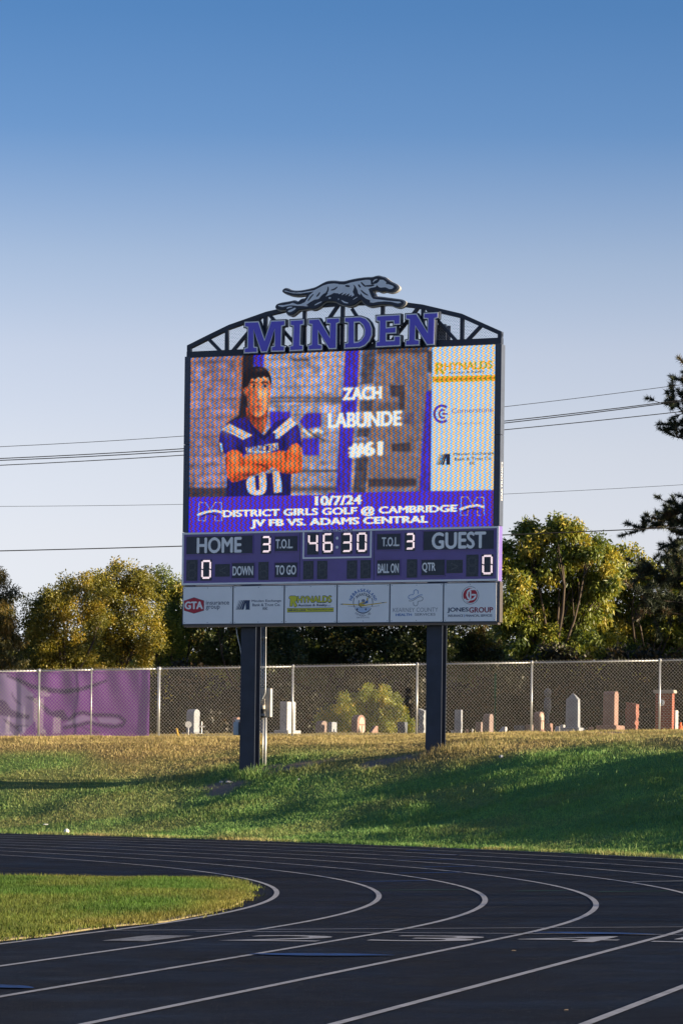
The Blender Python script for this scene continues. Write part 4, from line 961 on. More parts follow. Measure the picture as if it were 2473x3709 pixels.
vt('conduit_body', 1410, 598, 650, .045, M['cabinet']); vt('hub', 1412, 645, 750, .055, M['black']); vt('main_conduit', 1438, 750, 1388, .031, M['galv'], CO, .1); vt('conduit', 1408, 750, 1388, .014, M['galv'], CO + .06, .1); vt('conduit', 1375, 590, 680, .014, M['galv'], CO)
a, b = cp(ZD, 1355, 702), cp(ZD, 1448, 715); MB().box((a[0], CO - .07, a[2] - .05), (b[0], CO - .055, a[2])).build('bracket', M['galv'], con)
cabn = empty('electrical_cabinet', (0, BD, 0), -TH, 'tall narrow beige electrical cabinet behind the left scoreboard post', 'cabinet')
a, b = cp(ZD, 1452, 740), cp(ZD, 1480, 388)
MB().box((a[0] - .28, CO + .10, a[2]), (a[0] + .045, CO + .20, b[2])).build('cabinet_body', M['cabinet'], cabn, bevel=.006)
MB().box((a[0] - .29, CO + .205, a[2] - .01), (a[0] + .055, CO + .225, b[2] + .015)).build('cabinet_back', M['trim'], cabn)
mbx = empty('meter_box', (0, BD, 0), -TH, 'pale blue-grey utility box on the left edge of the left scoreboard post', 'utility box')
a, b = cp(ZD, 1055, 966, .35), cp(ZD, 1122, 806, .35)
MB().box((a[0], .27, a[2]), (b[0], .45, b[2])).build('box_body', M['greybox'], mbx, bevel=.008)
MB().box((a[0] + .03, .262, a[2] + .03), (b[0] - .03, .2695, b[2] - .03)).build('box_door', M['greybox'], mbx)
MB().box((b[0] - .10, .30, b[2] + .002), (b[0] + .01, .36, b[2] + .06)).build('box_fitting', M['galv'], mbx)
cbl = tag(MB().tube([cp(zoomer(560, 2200, 2.24), x, y, .24) for x, y in ((662, 140), (668, 215), (680, 270), (695, 330), (702, 380), (703, 440))], .011, 6).build('hanging_cable', M['galv'], None, smooth=True), 'thin grey cable drooping from the board to the left post', 'cable')
cbl.location = (0, BD, 0); cbl.rotation_euler = (0, 0, -TH)

# ================================================================ FENCE
FYD = 80.0
def rail_z(x): return 4.27 + .029 * x
fence = empty('chain_link_fence', (0, FYD, gz(0, FYD)), 0, 'long galvanised chain link fence along the top of the bank', 'fence')
fz = fence.location.z
def fo(name, mb, m, **kw):
    o = mb.build(name, m, fence, **kw); o.location = (0, -FYD, -fz); return o
posts_x = [Q(x, 1600, FYD)[0] for x in (90, 210, 365, 672, 957, 1220, 1514)]
posts_x = [posts_x[0] - 6.2, posts_x[0] - 3.1] + posts_x + [posts_x[-1] + 3.1, posts_x[-1] + 6.2]
for i, x in enumerate(posts_x):
    r = .027 if i != 4 else .040
    if i == 3: r = .018
    mb = MB().tube([(x, FYD - .05, gz(x, FYD - .05) - .1), (x, FYD - .05, rail_z(x) - .035)], r, 10)
    fo('post', mb, M['galv'], smooth=True)
    fo('post_cap', MB().tube([(x, FYD - .05, rail_z(x) - .06), (x, FYD - .05, rail_z(x) + .035), (x, FYD - .05, rail_z(x) + .055)], [r + .008, r + .008, .012], 10), M['galv'], smooth=True)
for i in range(len(posts_x) - 1):
    a, b = posts_x[i], posts_x[i + 1]; fo('top_rail', MB().tube([(a, FYD - .05, rail_z(a)), (b, FYD - .05, rail_z(b))], .019, 8), M['galv'], smooth=True)
p_, rows = .043, 41; hh = .0455
ks = np.arange(int(-11.5 / p_), int(13.2 / p_)); J = np.arange(rows + 1)
xs = (ks[:, None] + ((J[None, :] + ks[:, None]) % 2)) * p_
zt = rail_z(xs) + .055; zs = zt - (rows - J[None, :]) * hh
ys = FYD - .088 + np.where((J[None, :] + ks[:, None]) % 2 == 0, .004, -.004) + .002 * (ks[:, None] % 2)
pts = np.stack([xs, ys, zs], -1); rr = .0034
offs = np.array([(0, -1, 0), (.8, .5, .35), (-.8, .5, .35)]) * rr
V = (pts[:, :, None, :] + offs[None, None]).reshape(-1, 3)
base = (np.arange(len(ks))[:, None] * (rows + 1) + np.arange(rows)[None, :]).reshape(-1) * 3
Fq = np.concatenate([np.stack([base + a, base + b, base + 3 + b, base + 3 + a], -1) for a, b in ((0, 1), (1, 2), (2, 0))])
me = fast_mesh('wire_mesh', V - np.array([0, FYD, fz]), Fq, 4); me.materials.append(M['wire'])
tag(link(bpy.data.objects.new('wire_mesh', me), fence), kind='stuff')

# ---- printed mesh banner tied behind the fence
ZN = zoomer(0, 2420, 2.8); BY = FYD + .07
bx1 = P(542, 2500, BY)[0]; bx0 = -11.0
nu, nv = 420, 90
tu, tv = np.meshgrid(np.linspace(0, 1, nu), np.linspace(0, 1, nv))
BX = bx0 + (bx1 - bx0) * tu; zlow = ground_z(BX, BY + 0 * BX) + .0; ztop = rail_z(BX) - .01 - .012 * np.abs(np.sin(BX * 3.1))
BZ = zlow + (ztop - zlow) * tv
fold = (.030 * np.sin(BX * 5.2 + 1.4 * np.sin(BX * 1.7) + (1 - tv) * 1.3) * (.25 + .75 * tv) + .02 * np.sin(BX * 11 + tv * 5) * sstep(.2, 1, tv) + .035 * (vnoise(BX, BZ, .5) - .5) + .10 * sstep(.25, 0, tv) * (vnoise(BX, BZ * 2, .4) - .3))
BYY = BY + .03 + fold

bcol = np.zeros((nv, nu, 3)); bcol[:] = (.27, .085, .42)
def bfill(pts, col, a=1.0):
    q = [P(*ZN(x, y), BY) for x, y in pts]; m = inside(BX, BZ, [(w[0], w[2]) for w in q]); bcol[m] = bcol[m] * (1 - a) + np.array(col) * a
PAL = (.42, .30, .60); BLK = (.085, .045, .16)
bfill([(-600, 30), (90, 60), (250, 190), (340, 270), (330, 560), (200, 690), (-600, 700)], (.38, .30, .56), .8)
bfill([(-500, 330), (0, 315), (60, 340), (110, 420), (200, 455), (300, 480), (290, 520), (120, 500), (0, 480), (-500, 480)], BLK, .8)
bfill([(20, 505), (100, 540), (300, 585), (280, 592), (180, 600), (200, 650), (120, 600), (60, 560)], BLK, .8)
bfill([(40, 508), (140, 530), (290, 582), (150, 578)], PAL, .8)
bfill(thick_line([(70, 75), (200, 130), (330, 190), (500, 225), (650, 240), (800, 220), (940, 180), (1085, 125)], 52, True), BLK, .9)
bfill(thick_line([(118, 245), (135, 300), (170, 345), (215, 375)], 16, True), BLK, .8)
bfill([(250, 290), (330, 290), (470, 390), (520, 440), (640, 420), (700, 520), (640, 540), (560, 500), (470, 470), (400, 370)], BLK, .8)
bfill(thick_line([(690, 535), (760, 470), (840, 450), (950, 478), (1100, 478), (1210, 490), (1268, 540), (1240, 585), (1130, 595), (1000, 575), (900, 555), (780, 585), (640, 610)], 38), BLK, .85)
bfill([(620, 580), (720, 530), (830, 475), (930, 500), (1000, 560), (900, 530), (780, 560)], PAL, .75); bfill([(980, 505), (1180, 510), (1235, 540), (1180, 565), (1020, 560)], PAL, .75)
bfill(thick_line([(830, 600), (920, 640), (1020, 660), (940, 670)], 26, True), BLK, .7)
for _ in range(3):
    q_ = np.pad(bcol, ((1, 1), (1, 1), (0, 0)), 'edge'); bcol = (q_[1:-1, 1:-1] * 2 + q_[:-2, 1:-1] + q_[2:, 1:-1] + q_[1:-1, :-2] + q_[1:-1, 2:]) / 6
me = fast_mesh('banner', np.stack([BX, BYY, BZ], -1).reshape(-1, 3), np.stack([(np.arange(nu * nv).reshape(nv, nu))[:-1, :-1], (np.arange(nu * nv).reshape(nv, nu))[:-1, 1:], (np.arange(nu * nv).reshape(nv, nu))[1:, 1:], (np.arange(nu * nv).reshape(nv, nu))[1:, :-1]], -1).reshape(-1, 4), 4, True)
ca = np.ones((nv, nu, 4)); ca[..., :3] = bcol; setattr_mesh(me, 'print', 'FLOAT_COLOR', 'POINT', ca)
def banner_mat():
    m, N, L, B = base_mat('printed_mesh_banner')
    at = N.new('ShaderNodeAttribute'); at.attribute_name = 'print'
    L.new(at.outputs['Color'], B.inputs['Base Color']); B.inputs['Roughness'].default_value = .7; B.inputs['Specular IOR Level'].default_value = .2
    t = N.new('ShaderNodeBsdfTranslucent'); L.new(mixrgb(N, L, 1.0, at.outputs['Color'], (1.5, 1.3, 1.3), 'MULTIPLY'), t.inputs['Color'])
    x = N.new('ShaderNodeMixShader'); x.inputs[0].default_value = .45; L.new(B.outputs[0], x.inputs[1]); L.new(t.outputs[0], x.inputs[2])
    tr = N.new('ShaderNodeBsdfTransparent'); y = N.new('ShaderNodeMixShader'); y.inputs[0].default_value = .88
    L.new(tr.outputs[0], y.inputs[1]); L.new(x.outputs[0], y.inputs[2]); L.new(y.outputs[0], N['Material Output'].inputs['Surface'])
    return m
me.materials.append(banner_mat())
tag(link(bpy.data.objects.new('banner', me)), 'see-through purple mesh banner with dark curved print tied to the fence at left', 'banner')

# ================================================================ CEMETERY
M['granite_grey'] = speckle('grey_granite', ((.16, .17, .20), (.27, .29, .33), (.36, .38, .42)))
M['granite_pink'] = speckle('pink_granite', ((.16, .085, .07), (.26, .15, .12), (.35, .22, .18)))
M['granite_red'] = speckle('red_granite', ((.15, .05, .04), (.24, .085, .06), (.33, .15, .11)), bump=.9)
M['granite_brown'] = speckle('brown_granite', ((.13, .09, .085), (.21, .15, .14), (.30, .22, .20)))
M['marble'] = speckle('white_marble', ((.34, .34, .34), (.47, .46, .45), (.56, .55, .53)), 40, .7, .6, .3)
M['granite_dark'] = speckle('dark_blue_granite', ((.06, .07, .09), (.10, .115, .14), (.17, .18, .21)))
M['carve'] = mat('carved_pale_stone', (.40, .33, .27), .8, 0, .1, 20)
PSI = math.radians(32); cP, sP = math.cos(PSI), math.sin(PSI)
STONE_MAT = {'grey': 'granite_grey', 'pink': 'granite_pink', 'red': 'granite_red', 'brown': 'granite_brown', 'white': 'marble', 'dark': 'granite_dark'}
def stone_frame(z, x0, x1, Y):
    a = P(*z(x0, 0), Y)[0]; b = P(*z(x1, 0), Y)[0]; a += sR * 0; return a, b
def prof(kind, d, h):
    if kind == 'round': return [(-d / 2, 0), (d / 2, 0), (d / 2, h - d * .42)] + [(d / 2 * math.cos(t), h - d * .42 + d * .42 * math.sin(t)) for t in [math.pi * k / 10 for k in range(1, 10)]] + [(-d / 2, h - d * .42)]
    if kind == 'slant': return [(-d / 2, 0), (d / 2, 0), (d / 2, h), (d * .15, h), (-d / 2, h * .35)]
    if kind == 'peak': return [(-d / 2, 0), (d / 2, 0), (d / 2, h * .93), (0, h), (-d / 2, h * .93)]
    return [(-d / 2, 0), (d / 2, 0), (d / 2, h), (-d / 2, h)]
def gravestone(z, x0, xm, x1, yt, Y, col, kind, label, base=None, group='gravestones beyond the fence', carved=False, name='gravestone'):
    yb = 600
    A, Mi, B_ = (P(*z(v, yt), Y)[0] for v in (x0, xm, x1)); top = P(*z((x0 + x1) / 2, yt), Y)[2]
    cx_ = (A + B_) / 2; g0 = gz(cx_, Y) - .03; wf = max(.04, (Mi - A) / cP); d = max(.05, (B_ - Mi) / sP); h = max(.08, top - g0)
    o = empty(name, (cx_, Y, g0), -PSI, label, 'gravestone', group); m = M[STONE_MAT[col]]
    hb = 0.0
    if base:
        s, hb = base; hb = min(hb, h * .5)
        MB().box((-wf / 2 - s, -d / 2 - s, 0), (wf / 2 + s, d / 2 + s, hb)).build('base', m, o, bevel=.018)
    if kind == 'obelisk':
        mb = MB(); w2, d2 = wf / 2, d / 2; sh = h - .17; t = .94
        lo = [(-w2, -d2, hb + .001), (w2, -d2, hb + .001), (w2, d2, hb + .001), (-w2, d2, hb + .001)]; hi = [(x * t, y * t, sh) for x, y, _ in lo]
        for i in range(4): j = (i + 1) % 4; mb.face([lo[i], lo[j], hi[j], hi[i]]); mb.face([hi[i], hi[j], (0, 0, h)])
        mb.face(lo[::-1]); mb.build('shaft', m, o, bevel=.008)
    elif kind == 'rough':
        mb = MB(); n = 7; rows_ = 8; L = []
        for j in range(rows_ + 1):
            for k in range(4 * 3):
                t = k / 12; s4 = [(-1, -1), (1, -1), (1, 1), (-1, 1)]; q = int(t * 4); f_ = t * 4 - q; a, b = np.array(s4[q]), np.array(s4[(q + 1) % 4]); c = a + (b - a) * f_
                w = 1 - .10 * j / rows_; jit = random.uniform(-.02, .02)
                L.append((c[0] * wf / 2 * w + jit + (.015 * j / rows_ if False else 0), c[1] * d / 2 * w + jit, hb + .001 + (h - hb) * j / rows_ + (random.uniform(-.015, .015) + (-.05 * (c[0] + 1) / 2) if j == rows_ else 0)))
        mb.v = L
        for j in range(rows_):
            for k in range(12): a = j * 12 + k; b = j * 12 + (k + 1) % 12; mb.f.append((a, b, b + 12, a + 12)); mb.m.append(0)
        mb.f.append(tuple(range(rows_ * 12, rows_ * 12 + 12))); mb.m.append(0)
        mb.build('stone', m, o)
    else:
        MB().prism([(a, b + hb + (.001 if hb else 0)) for a, b in prof(kind, d, h - hb)], -wf / 2, wf / 2, ax='yz').build('stone', m, o, bevel=.012)
    if carved:
        x = wf / 2 + .004; mb = MB(); zb, zt_ = hb + (h - hb) * .08, h - d * .1
        mb.prism([(-d * .33, hb + (h - hb) * .55), (d * .33, hb + (h - hb) * .55), (d * .33, h - d * .45), (d * .2, h - d * .22), (0, h - d * .14), (-d * .2, h - d * .22), (-d * .33, h - d * .45)], x - .003, x + .006, ax='yz')
        mb.build('carved_shield', M['carve'], o)
        MB().prism([(-d * .33, zb), (-d * .07, zb), (-d * .07, hb + (h - hb) * .47), (-d * .33, hb + (h - hb) * .47)], x - .003, x + .006, ax='yz').build('carved_panel', M['carve'], o)
        MB().prism([(d * .33, zb), (d * .07, zb), (d * .07, hb + (h - hb) * .47), (d * .33, hb + (h - hb) * .47)], x - .003, x + .006, ax='yz').build('carved_panel', M['carve'], o)
    return o
G1, G2, G3, G4, G5 = ZN, ZD, zoomer(980, 2420, 2.7034), zoomer(1600, 2420, 3.409), zoomer(2040, 2420, 3.621)
def gs(*a, **k): return gravestone(*a, **k)
t = gs(G1, 312, 350, 440, 285, 86.5, 'white', 'flat', 'tall pale monument with a wide cap seen through the purple banner', (.05, .25))
hm = P(*G1(376, 300), 86.5); MB().box((-.30, -.22, hm[2] - t.location.z + .02), (.30, .22, hm[2] - t.location.z + .12)).build('cap', M['marble'], t, bevel=.02); MB().box((-.23, -.17, hm[2] - t.location.z + .121), (.23, .17, hm[2] - t.location.z + .2)).build('cap_block', M['marble'], t, bevel=.02)
gs(G1, 185, 240, 258, 392, 88, 'grey', 'flat', 'grey upright stone left of the capped monument behind the banner', (.04, .08))
gs(G1, 520, 545, 615, 500, 86, 'white', 'flat', 'short pale stone right of the capped monument behind the banner')
gs(G1, 20, 60, 105, 470, 88, 'white', 'slant', 'low bright slanted stone at the far left behind the banner', (.05, .2))
gs(G2, 462, 560, 630, 646, 85.5, 'grey', 'round', 'grey round-topped stone with ivy carving right of the banner', (.09, .10), carved=False)
gs(G2, 1022, 1085, 1130, 742, 87, 'pink', 'peak', 'pink gabled stone half hidden by the left scoreboard post')
gs(G2, 1375, 1420, 1450, 780, 86, 'grey', 'flat', 'grey stone just behind the conduits', (.04, .09))
gs(G2, 1482, 1530, 1566, 936, 85, 'white', 'flat', 'low white block stone right of the conduits')
gs(G3, 92, 165, 247, 332, 85, 'white', 'flat', 'tall white marble monument on a stepped base', (.11, .17))
gs(G3, 440, 497, 560, 518, 86, 'brown', 'round', 'brown upright stone left of the stone with a small cross', None)
t = gs(G3, 562, 600, 650, 530, 85, 'grey', 'flat', 'pale grey stone with a small dark cross in front')
gs(G3, 640, 690, 705, 512, 88, 'brown', 'round', 'brown round-topped stone behind the stone with the cross')
gs(G3, 790, 850, 930, 460, 86, 'pink', 'round', 'pink stone with a carved pale shield in front of the golden bush', (.06, .06), carved=True)
gs(G3, 960, 990, 1053, 566, 85, 'pink', 'slant', 'low pink slant stone in front of the golden bush')
gs(G3, 1240, 1310, 1342, 530, 86, 'dark', 'flat', 'dark blue stone at the right foot of the golden bush')
gs(G3, 1395, 1410, 1422, 576, 88, 'brown', 'flat', 'small brown stone beside the fence post near the golden bush')
gs(G3, 1445, 1500, 1530, 402, 85, 'grey', 'rough', 'rough pale grey stone partly behind the right scoreboard post')
gs(G4, 106, 130, 146, 770, 85, 'white', 'flat', 'tiny pale block right of the right scoreboard post')
gs(G4, 155, 236, 258, 516, 86, 'grey', 'flat', 'tall smooth blue-grey slab right of the right scoreboard post')
gs(G4, 260, 285, 336, 755, 85, 'pink', 'slant', 'tiny pink slant marker beside the blue-grey slab')
gs(G4, 370, 376, 384, 750, 85, 'white', 'flat', 'thin white peg between two low stones')
gs(G4, 412, 480, 505, 668, 87, 'brown', 'flat', 'low brown stone left of the taller brown stone by the green post')
gs(G4, 506, 584, 640, 566, 86, 'brown', 'round', 'brown stone with a pale lit side next to the green post')
gs(G4, 682, 715, 812, 725, 85, 'white', 'slant', 'white slanted marker right of the green post')
gs(G4, 882, 962, 1028, 712, 86, 'dark', 'flat', 'long low dark stone with a pale lit end')
gs(G4, 1030, 1090, 1132, 700, 87, 'brown', 'flat', 'purple-brown low stone at the foot of a fence post')
gs(G4, 1130, 1200, 1268, 540, 86, 'pink', 'round', 'pink stone with a pale carved shield left of the grey obelisk', (.05, .16), carved=True)
gs(G4, 1275, 1332, 1372, 686, 85.2, 'pink', 'flat', 'short pink stone with a bright lit side left of the obelisk')
gs(G4, 1376, 1415, 1460, 720, 85, 'white', 'slant', 'small white slant stone left of the obelisk')
gs(G4, 1456, 1498, 1526, 700, 87, 'white', 'round', 'white rounded stone touching the obelisk base')
gs(G5, 30, 190, 226, 330, 84, 'grey', 'obelisk', 'grey pointed obelisk on a stepped base', (.07, .20))
gs(G5, 325, 368, 402, 775, 84, 'pink', 'flat', 'tiny pink block between the obelisk and the tall pink stone')
gs(G5, 520, 664, 726, 306, 84, 'pink', 'round', 'tall pink round-topped monument on a heavy base', (.13, .27))
gs(G5, 812, 938, 990, 452, 85, 'red', 'rough', 'rough red granite stone left of the brick pillar', (.09, .16))
gs(G5, 1452, 1466, 1512, 556, 86, 'white', 'flat', 'white upright stone just right of the brick pillar')
# cross in front of the pale grey stone
c = P(*G3(618, 640), 84.6); zg = gz(c[0], 84.6); zt_ = P(*G3(618, 600), 84.6)[2]
tag(MB().box((c[0] - .015, 84.58, zg - .03), (c[0] + .015, 84.61, zt_)).box((c[0] - .055, 84.575, zt_ - .10), (c[0] + .055, 84.579, zt_ - .07)).build('grave_cross', M['trim']), 'small dark metal cross in front of the pale grey stone', 'cross')

# brick gate pillar, every brick its own
M['brick'] = mat('red_brick', (.26, .062, .036), .85, 0, .35, 3.0, .4, 60); M['mortar'] = mat('mortar', (.30, .26, .23), .9, 0, .15, 20); M['capstone'] = mat('concrete_cap', (.34, .30, .26), .85, 0, .2, 10, .3, 50)
PY = 84.0
xa, xm_, xb = (P(*G5(v, 500), PY)[0] for v in (1200, 1416, 1460)); wf, dd_ = (xm_ - xa) / cP, .30; cx_ = (xa + xb) / 2
wf = (xm_ - xa) / math.cos(math.radians(18)); dd_ = (xb - xm_) / math.sin(math.radians(18)); pg = gz(cx_, PY) - .02; ph_ = P(*G5(1330, 335), PY)[2] - pg
pil = empty('brick_pillar', (cx_, PY, pg), -math.radians(18), 'red brick pillar with concrete cap and a round number sign', 'pillar')
MB().box((-wf / 2 + .008, -dd_ / 2 + .008, 0), (wf / 2 - .008, dd_ / 2 - .008, ph_)).build('mortar_core', M['mortar'], pil)
rows_ = int(ph_ / .062); rh = ph_ / rows_
meshes = {}
def brick(x0, x1, y0, y1, z0, z1):
    key = (round(x1 - x0, 3), round(y1 - y0, 3))
    if key not in meshes:
        a, b, h = x1 - x0, y1 - y0, z1 - z0
        t_ = MB().box((-a / 2, -b / 2, -h / 2), (a / 2, b / 2, h / 2)).build('brick', M['brick'], pil, bevel=.003); meshes[key] = t_.data; o = t_
    else: o = link(bpy.data.objects.new('brick', meshes[key]), pil)
    o.location = ((x0 + x1) / 2, (y0 + y1) / 2, (z0 + z1) / 2)
nb = max(2, round(wf / .2)); bl = wf / nb
for r in range(rows_):
    z0, z1 = r * rh + .004, (r + 1) * rh - .004
    off = 0 if r % 2 == 0 else .5
    es = sorted({0.0, wf, *[min(wf, max(0, (k + off) * bl)) for k in range(nb + 1)]})
    for a, b in zip(es[:-1], es[1:]):
        if b - a > .02: brick(-wf / 2 + a + .004, -wf / 2 + b - .004, -dd_ / 2, -dd_ / 2 + .045, z0, z1); 
    half = dd_ - .046
    cutp = .046 + half * (.5 if r % 2 else .95)
    for a, b in ((.046, cutp), (cutp, dd_)):
        if b - a > .02: brick(wf / 2 - .045, wf / 2, -dd_ / 2 + a + .004, -dd_ / 2 + b - .004, z0, z1)
MB().box((-wf / 2 - .05, -dd_ / 2 - .05, ph_ + .002), (wf / 2 + .05, dd_ / 2 + .05, ph_ + .09)).build('capstone', M['capstone'], pil, bevel=.012)
sx, sz = (P(*G5(1316, 458), PY)[0] - cx_) / math.cos(math.radians(18)) - .03, P(*G5(1316, 458), PY)[2] - pg
sg = MB().prism([(sx + .085 * math.cos(i * math.pi / 14), sz + .085 * math.sin(i * math.pi / 14)) for i in range(28)], -dd_ / 2 - .02, -dd_ / 2 - .004).build('number_sign', M['white'], pil)
gv, gf, _ = glyphs('2', 0.0); me = bpy.data.meshes.new('lettering'); me.from_pydata([(sx + (a - .5) * .075, -dd_ / 2 - .0215, sz + (b - .5) * .11) for a, b in gv], [], gf); me.update(); me.materials.append(M['black']); link(bpy.data.objects.new('lettering', me), sg)

# small markers among the graves
def stake(name, z, x, yt, Y, m, label, cat, head):
    p = P(*z(x, yt), Y); g = gz(p[0], Y); o = empty(name, (p[0], Y, g), 0, label, cat)
    head(o, p[2] - g); return o
def h_disc(o, h):
    MB().tube([(0, 0, -.03), (0, 0, h - .1)], .010, 6).build('stake', M['galv'], o)
    MB().prism([(.085 * math.cos(i * math.pi / 8), h - .085 + .085 * math.sin(i * math.pi / 8)) for i in range(16)], -.02, -.012).build('disc', M['white'], o)
stake('stake_sign', G2, 487, 795, 82, None, 'round white plate on a stake in front of the ivy stone', 'sign', h_disc)
def h_cross(o, h):
    MB().tube([(0, 0, -.03), (0, 0, h)], .012, 6).build('upright', M['galv'], o); MB().box((-.09, -.012, h - .16), (.09, .012, h - .12)).build('crossbar', M['galv'], o)
stake('stake_cross', G2, 652, 795, 84.5, None, 'thin grey cross on a stake right of the ivy stone', 'cross', h_cross)
def h_peg(o, h): MB().tube([(.03, 0, -.05), (-.02, 0, h)], [.034, .026], 8).build('tube', M['markyellow'], o); MB().tube([(-.02, 0, h + .001), (-.0215, 0, h + .02)], [.026, .012], 8).build('tip', M['markyellow'], o)
stake('marker_peg', G2, 350, 888, 81, None, 'leaning yellow plastic marker peg left of the ivy stone', 'marker', h_peg)
def h_tpost(o, h):
    MB().box((-.014, -.004, -.2), (.014, .004, h)).box((-.004, .0045, -.2), (.004, .035, h)).build('steel_t_bar', M['greenpost'], o)
    MB().box((-.030, -.010, h - .62), (-.012, -.0045, h - .02)).build('spade_plate', M['greenpost'], o)
stake('green_post', G4, 664, 65, 79.2, None, 'slim green metal stake leaning on the chain link fence', 'post', h_tpost)
def h_cone(o, h): MB().tube([(0, 0, 0), (0, 0, h)], [.085, .02], 12).build('cone', M['orange'], o); MB().box((-.11, -.11, -.03), (.11, .11, -.001)).build('cone_base', M['orange'], o)
stake('orange_cone', G5, 1538, 715, 84, None, 'small orange cone at the right edge beyond the brick pillar', 'cone', h_cone)
def h_orn(o, h):
    MB().tube([(0, 0, 0), (0, 0, h - .72)], .05, 8).build('stem', M['granite_dark'], o)
    MB().tube([(0, 0, h - .73), (0, 0, h - .55), (0, 0, h - .32), (0, 0, h - .25)], [.08, .11, .10, .05], 12).build('body', M['granite_dark'], o, smooth=True)  # dark materials put the shade into a pale object of guessed form
    MB().tube([(0, 0, h - .24), (0, 0, h - .14), (0, 0, h - .05), (0, 0, h)], [.09, .11, .09, .03], 12).build('dome', M['dim'], o, smooth=True)
stake('grave_ornament', G4, 1307, 250, 92, None, 'guessed ornament left of the obelisk, painted dark to look shaded', 'ornament', h_orn)

# ================================================================ TREES
def leaves(name, C, R, counts, length, width, m, droop=0.2, out_c=None, local0=(0, 0, 0)):
    C = np.asarray(C, float); R = np.asarray(R, float); k = np.repeat(np.arange(len(C)), counts); n = len(k)
    dirs = RNG.normal(size=(n, 3)); dirs /= np.linalg.norm(dirs, axis=1)[:, None]
    pos = C[k] + dirs * (R[k] * RNG.random(n) ** .55)[:, None] * np.array([1, 1, .8])
    d = RNG.normal(size=(n, 3)) * .8 + dirs * .7 + np.array([0, 0, -droop]); d /= np.linalg.norm(d, axis=1)[:, None]
    s = np.cross(d, RNG.normal(size=(n, 3))); s /= np.linalg.norm(s, axis=1)[:, None] + 1e-9
    ln = length * (.6 + .8 * RNG.random(n)); w = width * (.6 + .8 * RNG.random(n))
    v = np.stack([pos, pos + d * (ln * .45)[:, None] + s * (w / 2)[:, None], pos + d * ln[:, None], pos + d * (ln * .45)[:, None] - s * (w / 2)[:, None]], 1).reshape(-1, 3) - np.asarray(local0)
    me = fast_mesh(name, v, np.arange(4 * n).reshape(-1, 4), 4)
    cl = RNG.random(len(C)); tint = np.clip(cl[k] * .85 + RNG.random(n) * .42 - .14, 0, 1)  # clump tones spread wide to imitate sunlit and dark lumps in the crown
    setattr_mesh(me, 'tint', 'FLOAT', 'POINT', np.repeat(tint, 4)); me.materials.append(m)
    return me
def limb_path(a, b, sag=.15, n=6):
    a, b = np.array(a, float), np.array(b, float); out = []; L = np.linalg.norm(b - a); j = RNG.normal(size=3) * L * .07
    for i in range(n + 1):
        t = i / n; out.append(tuple(a + (b - a) * t + j * math.sin(math.pi * t) + np.array([0, 0, L * sag * math.sin(math.pi * t) * .5])))
    return out
def tree(name, base, lobes, m, label, cat='tree', dens=30, per=190, leaf=(.075, .042), droop=.2, cl_r=(.22, .40), trunk_r=.075, group='trees and bushes behind the cemetery', limbs=12, gap=.0):
    bx, by = base; bz = gz(bx, by) - .05; o = empty(name, (bx, by, bz), 0, label, cat, group)
    C, R = [], []
    for cx_, cy_, cz_, r, *zr in lobes:
        rz = zr[0] if zr else r; nC = max(3, int(dens * r * (r + .35)))
        for _ in range(nC):
            d = RNG.normal(size=3); d /= np.linalg.norm(d); q = RNG.random() ** .42
            p = np.array([cx_, cy_, cz_]) + d * np.array([r, r * .9, rz]) * q
            if p[2] < bz + .15: p[2] = bz + .15 + RNG.random() * .5
            C.append(p); R.append(RNG.uniform(*cl_r))
    C = np.array(C); R = np.array(R); cnt = np.maximum(12, (per * (R / .3) ** 1.5 * RNG.uniform(.5, 1.3, len(R))).astype(int))
    cr = link(bpy.data.objects.new('crown', leaves('crown', C, R, cnt, leaf[0], leaf[1], m, droop, None, (bx, by, bz))), o)
    mb = MB(); cen = np.mean([l[:3] for l in lobes], 0); fork = np.array([bx, by, bz + max(.5, (cen[2] - bz) * .45)])
    mb.tube(limb_path((bx, by, bz - .1), fork, 0, 4), [trunk_r * 1.25, trunk_r * 1.05, trunk_r, trunk_r * .95, trunk_r * .85], 8)
    pick = RNG.permutation(len(C))[:limbs * 4]
    for l in lobes:
        c = np.array(l[:3]); mid = limb_path(fork, c, .12); mb.tube(mid, list(np.linspace(trunk_r * .62, trunk_r * .16, len(mid))), 6)
        near = C[np.argsort(np.linalg.norm(C - c, axis=1))[:max(4, limbs)]]
        for q in near[::2]:
            st = mid[RNG.integers(3, 6)]; pth = limb_path(st, q, .05, 4); mb.tube(pth, list(np.linspace(trunk_r * .2, .007, len(pth))), 4, cap=False)
    me = mb.mesh('trunk', M['bark'], True); me.transform(Matrix.Translation((-bx, -by, -bz))); link(bpy.data.objects.new('trunk', me), o)
    return o
GROW = 1.12
def lob(Y, *pl):
    out = []
    for t in pl:
        x, y, r = t[:3]; p = Q(x, y, Y); s = Y / (F * K); dy = t[3] if len(t) > 3 else RNG.uniform(-.6, .6); out.append((p[0], p[1] + dy, p[2], r * s * GROW))
    return out
def tbase(x, Y): return (Q(x, 1650, Y)[0], Y)
tree('golden_tree', tbase(150, 96), lob(96, (120, 1425, 42), (150, 1350, 22), (180, 1345, 30), (120, 1378, 24), (100, 1490, 48), (170, 1470, 52), (130, 1560, 55), (190, 1545, 50), (215, 1400, 40), (75, 1425, 34), (95, 1395, 30), (140, 1390, 38), (85, 1545, 45)), M['leaf_gold'], 'loose golden olive tree at left, its crown lowest beside the cedar')
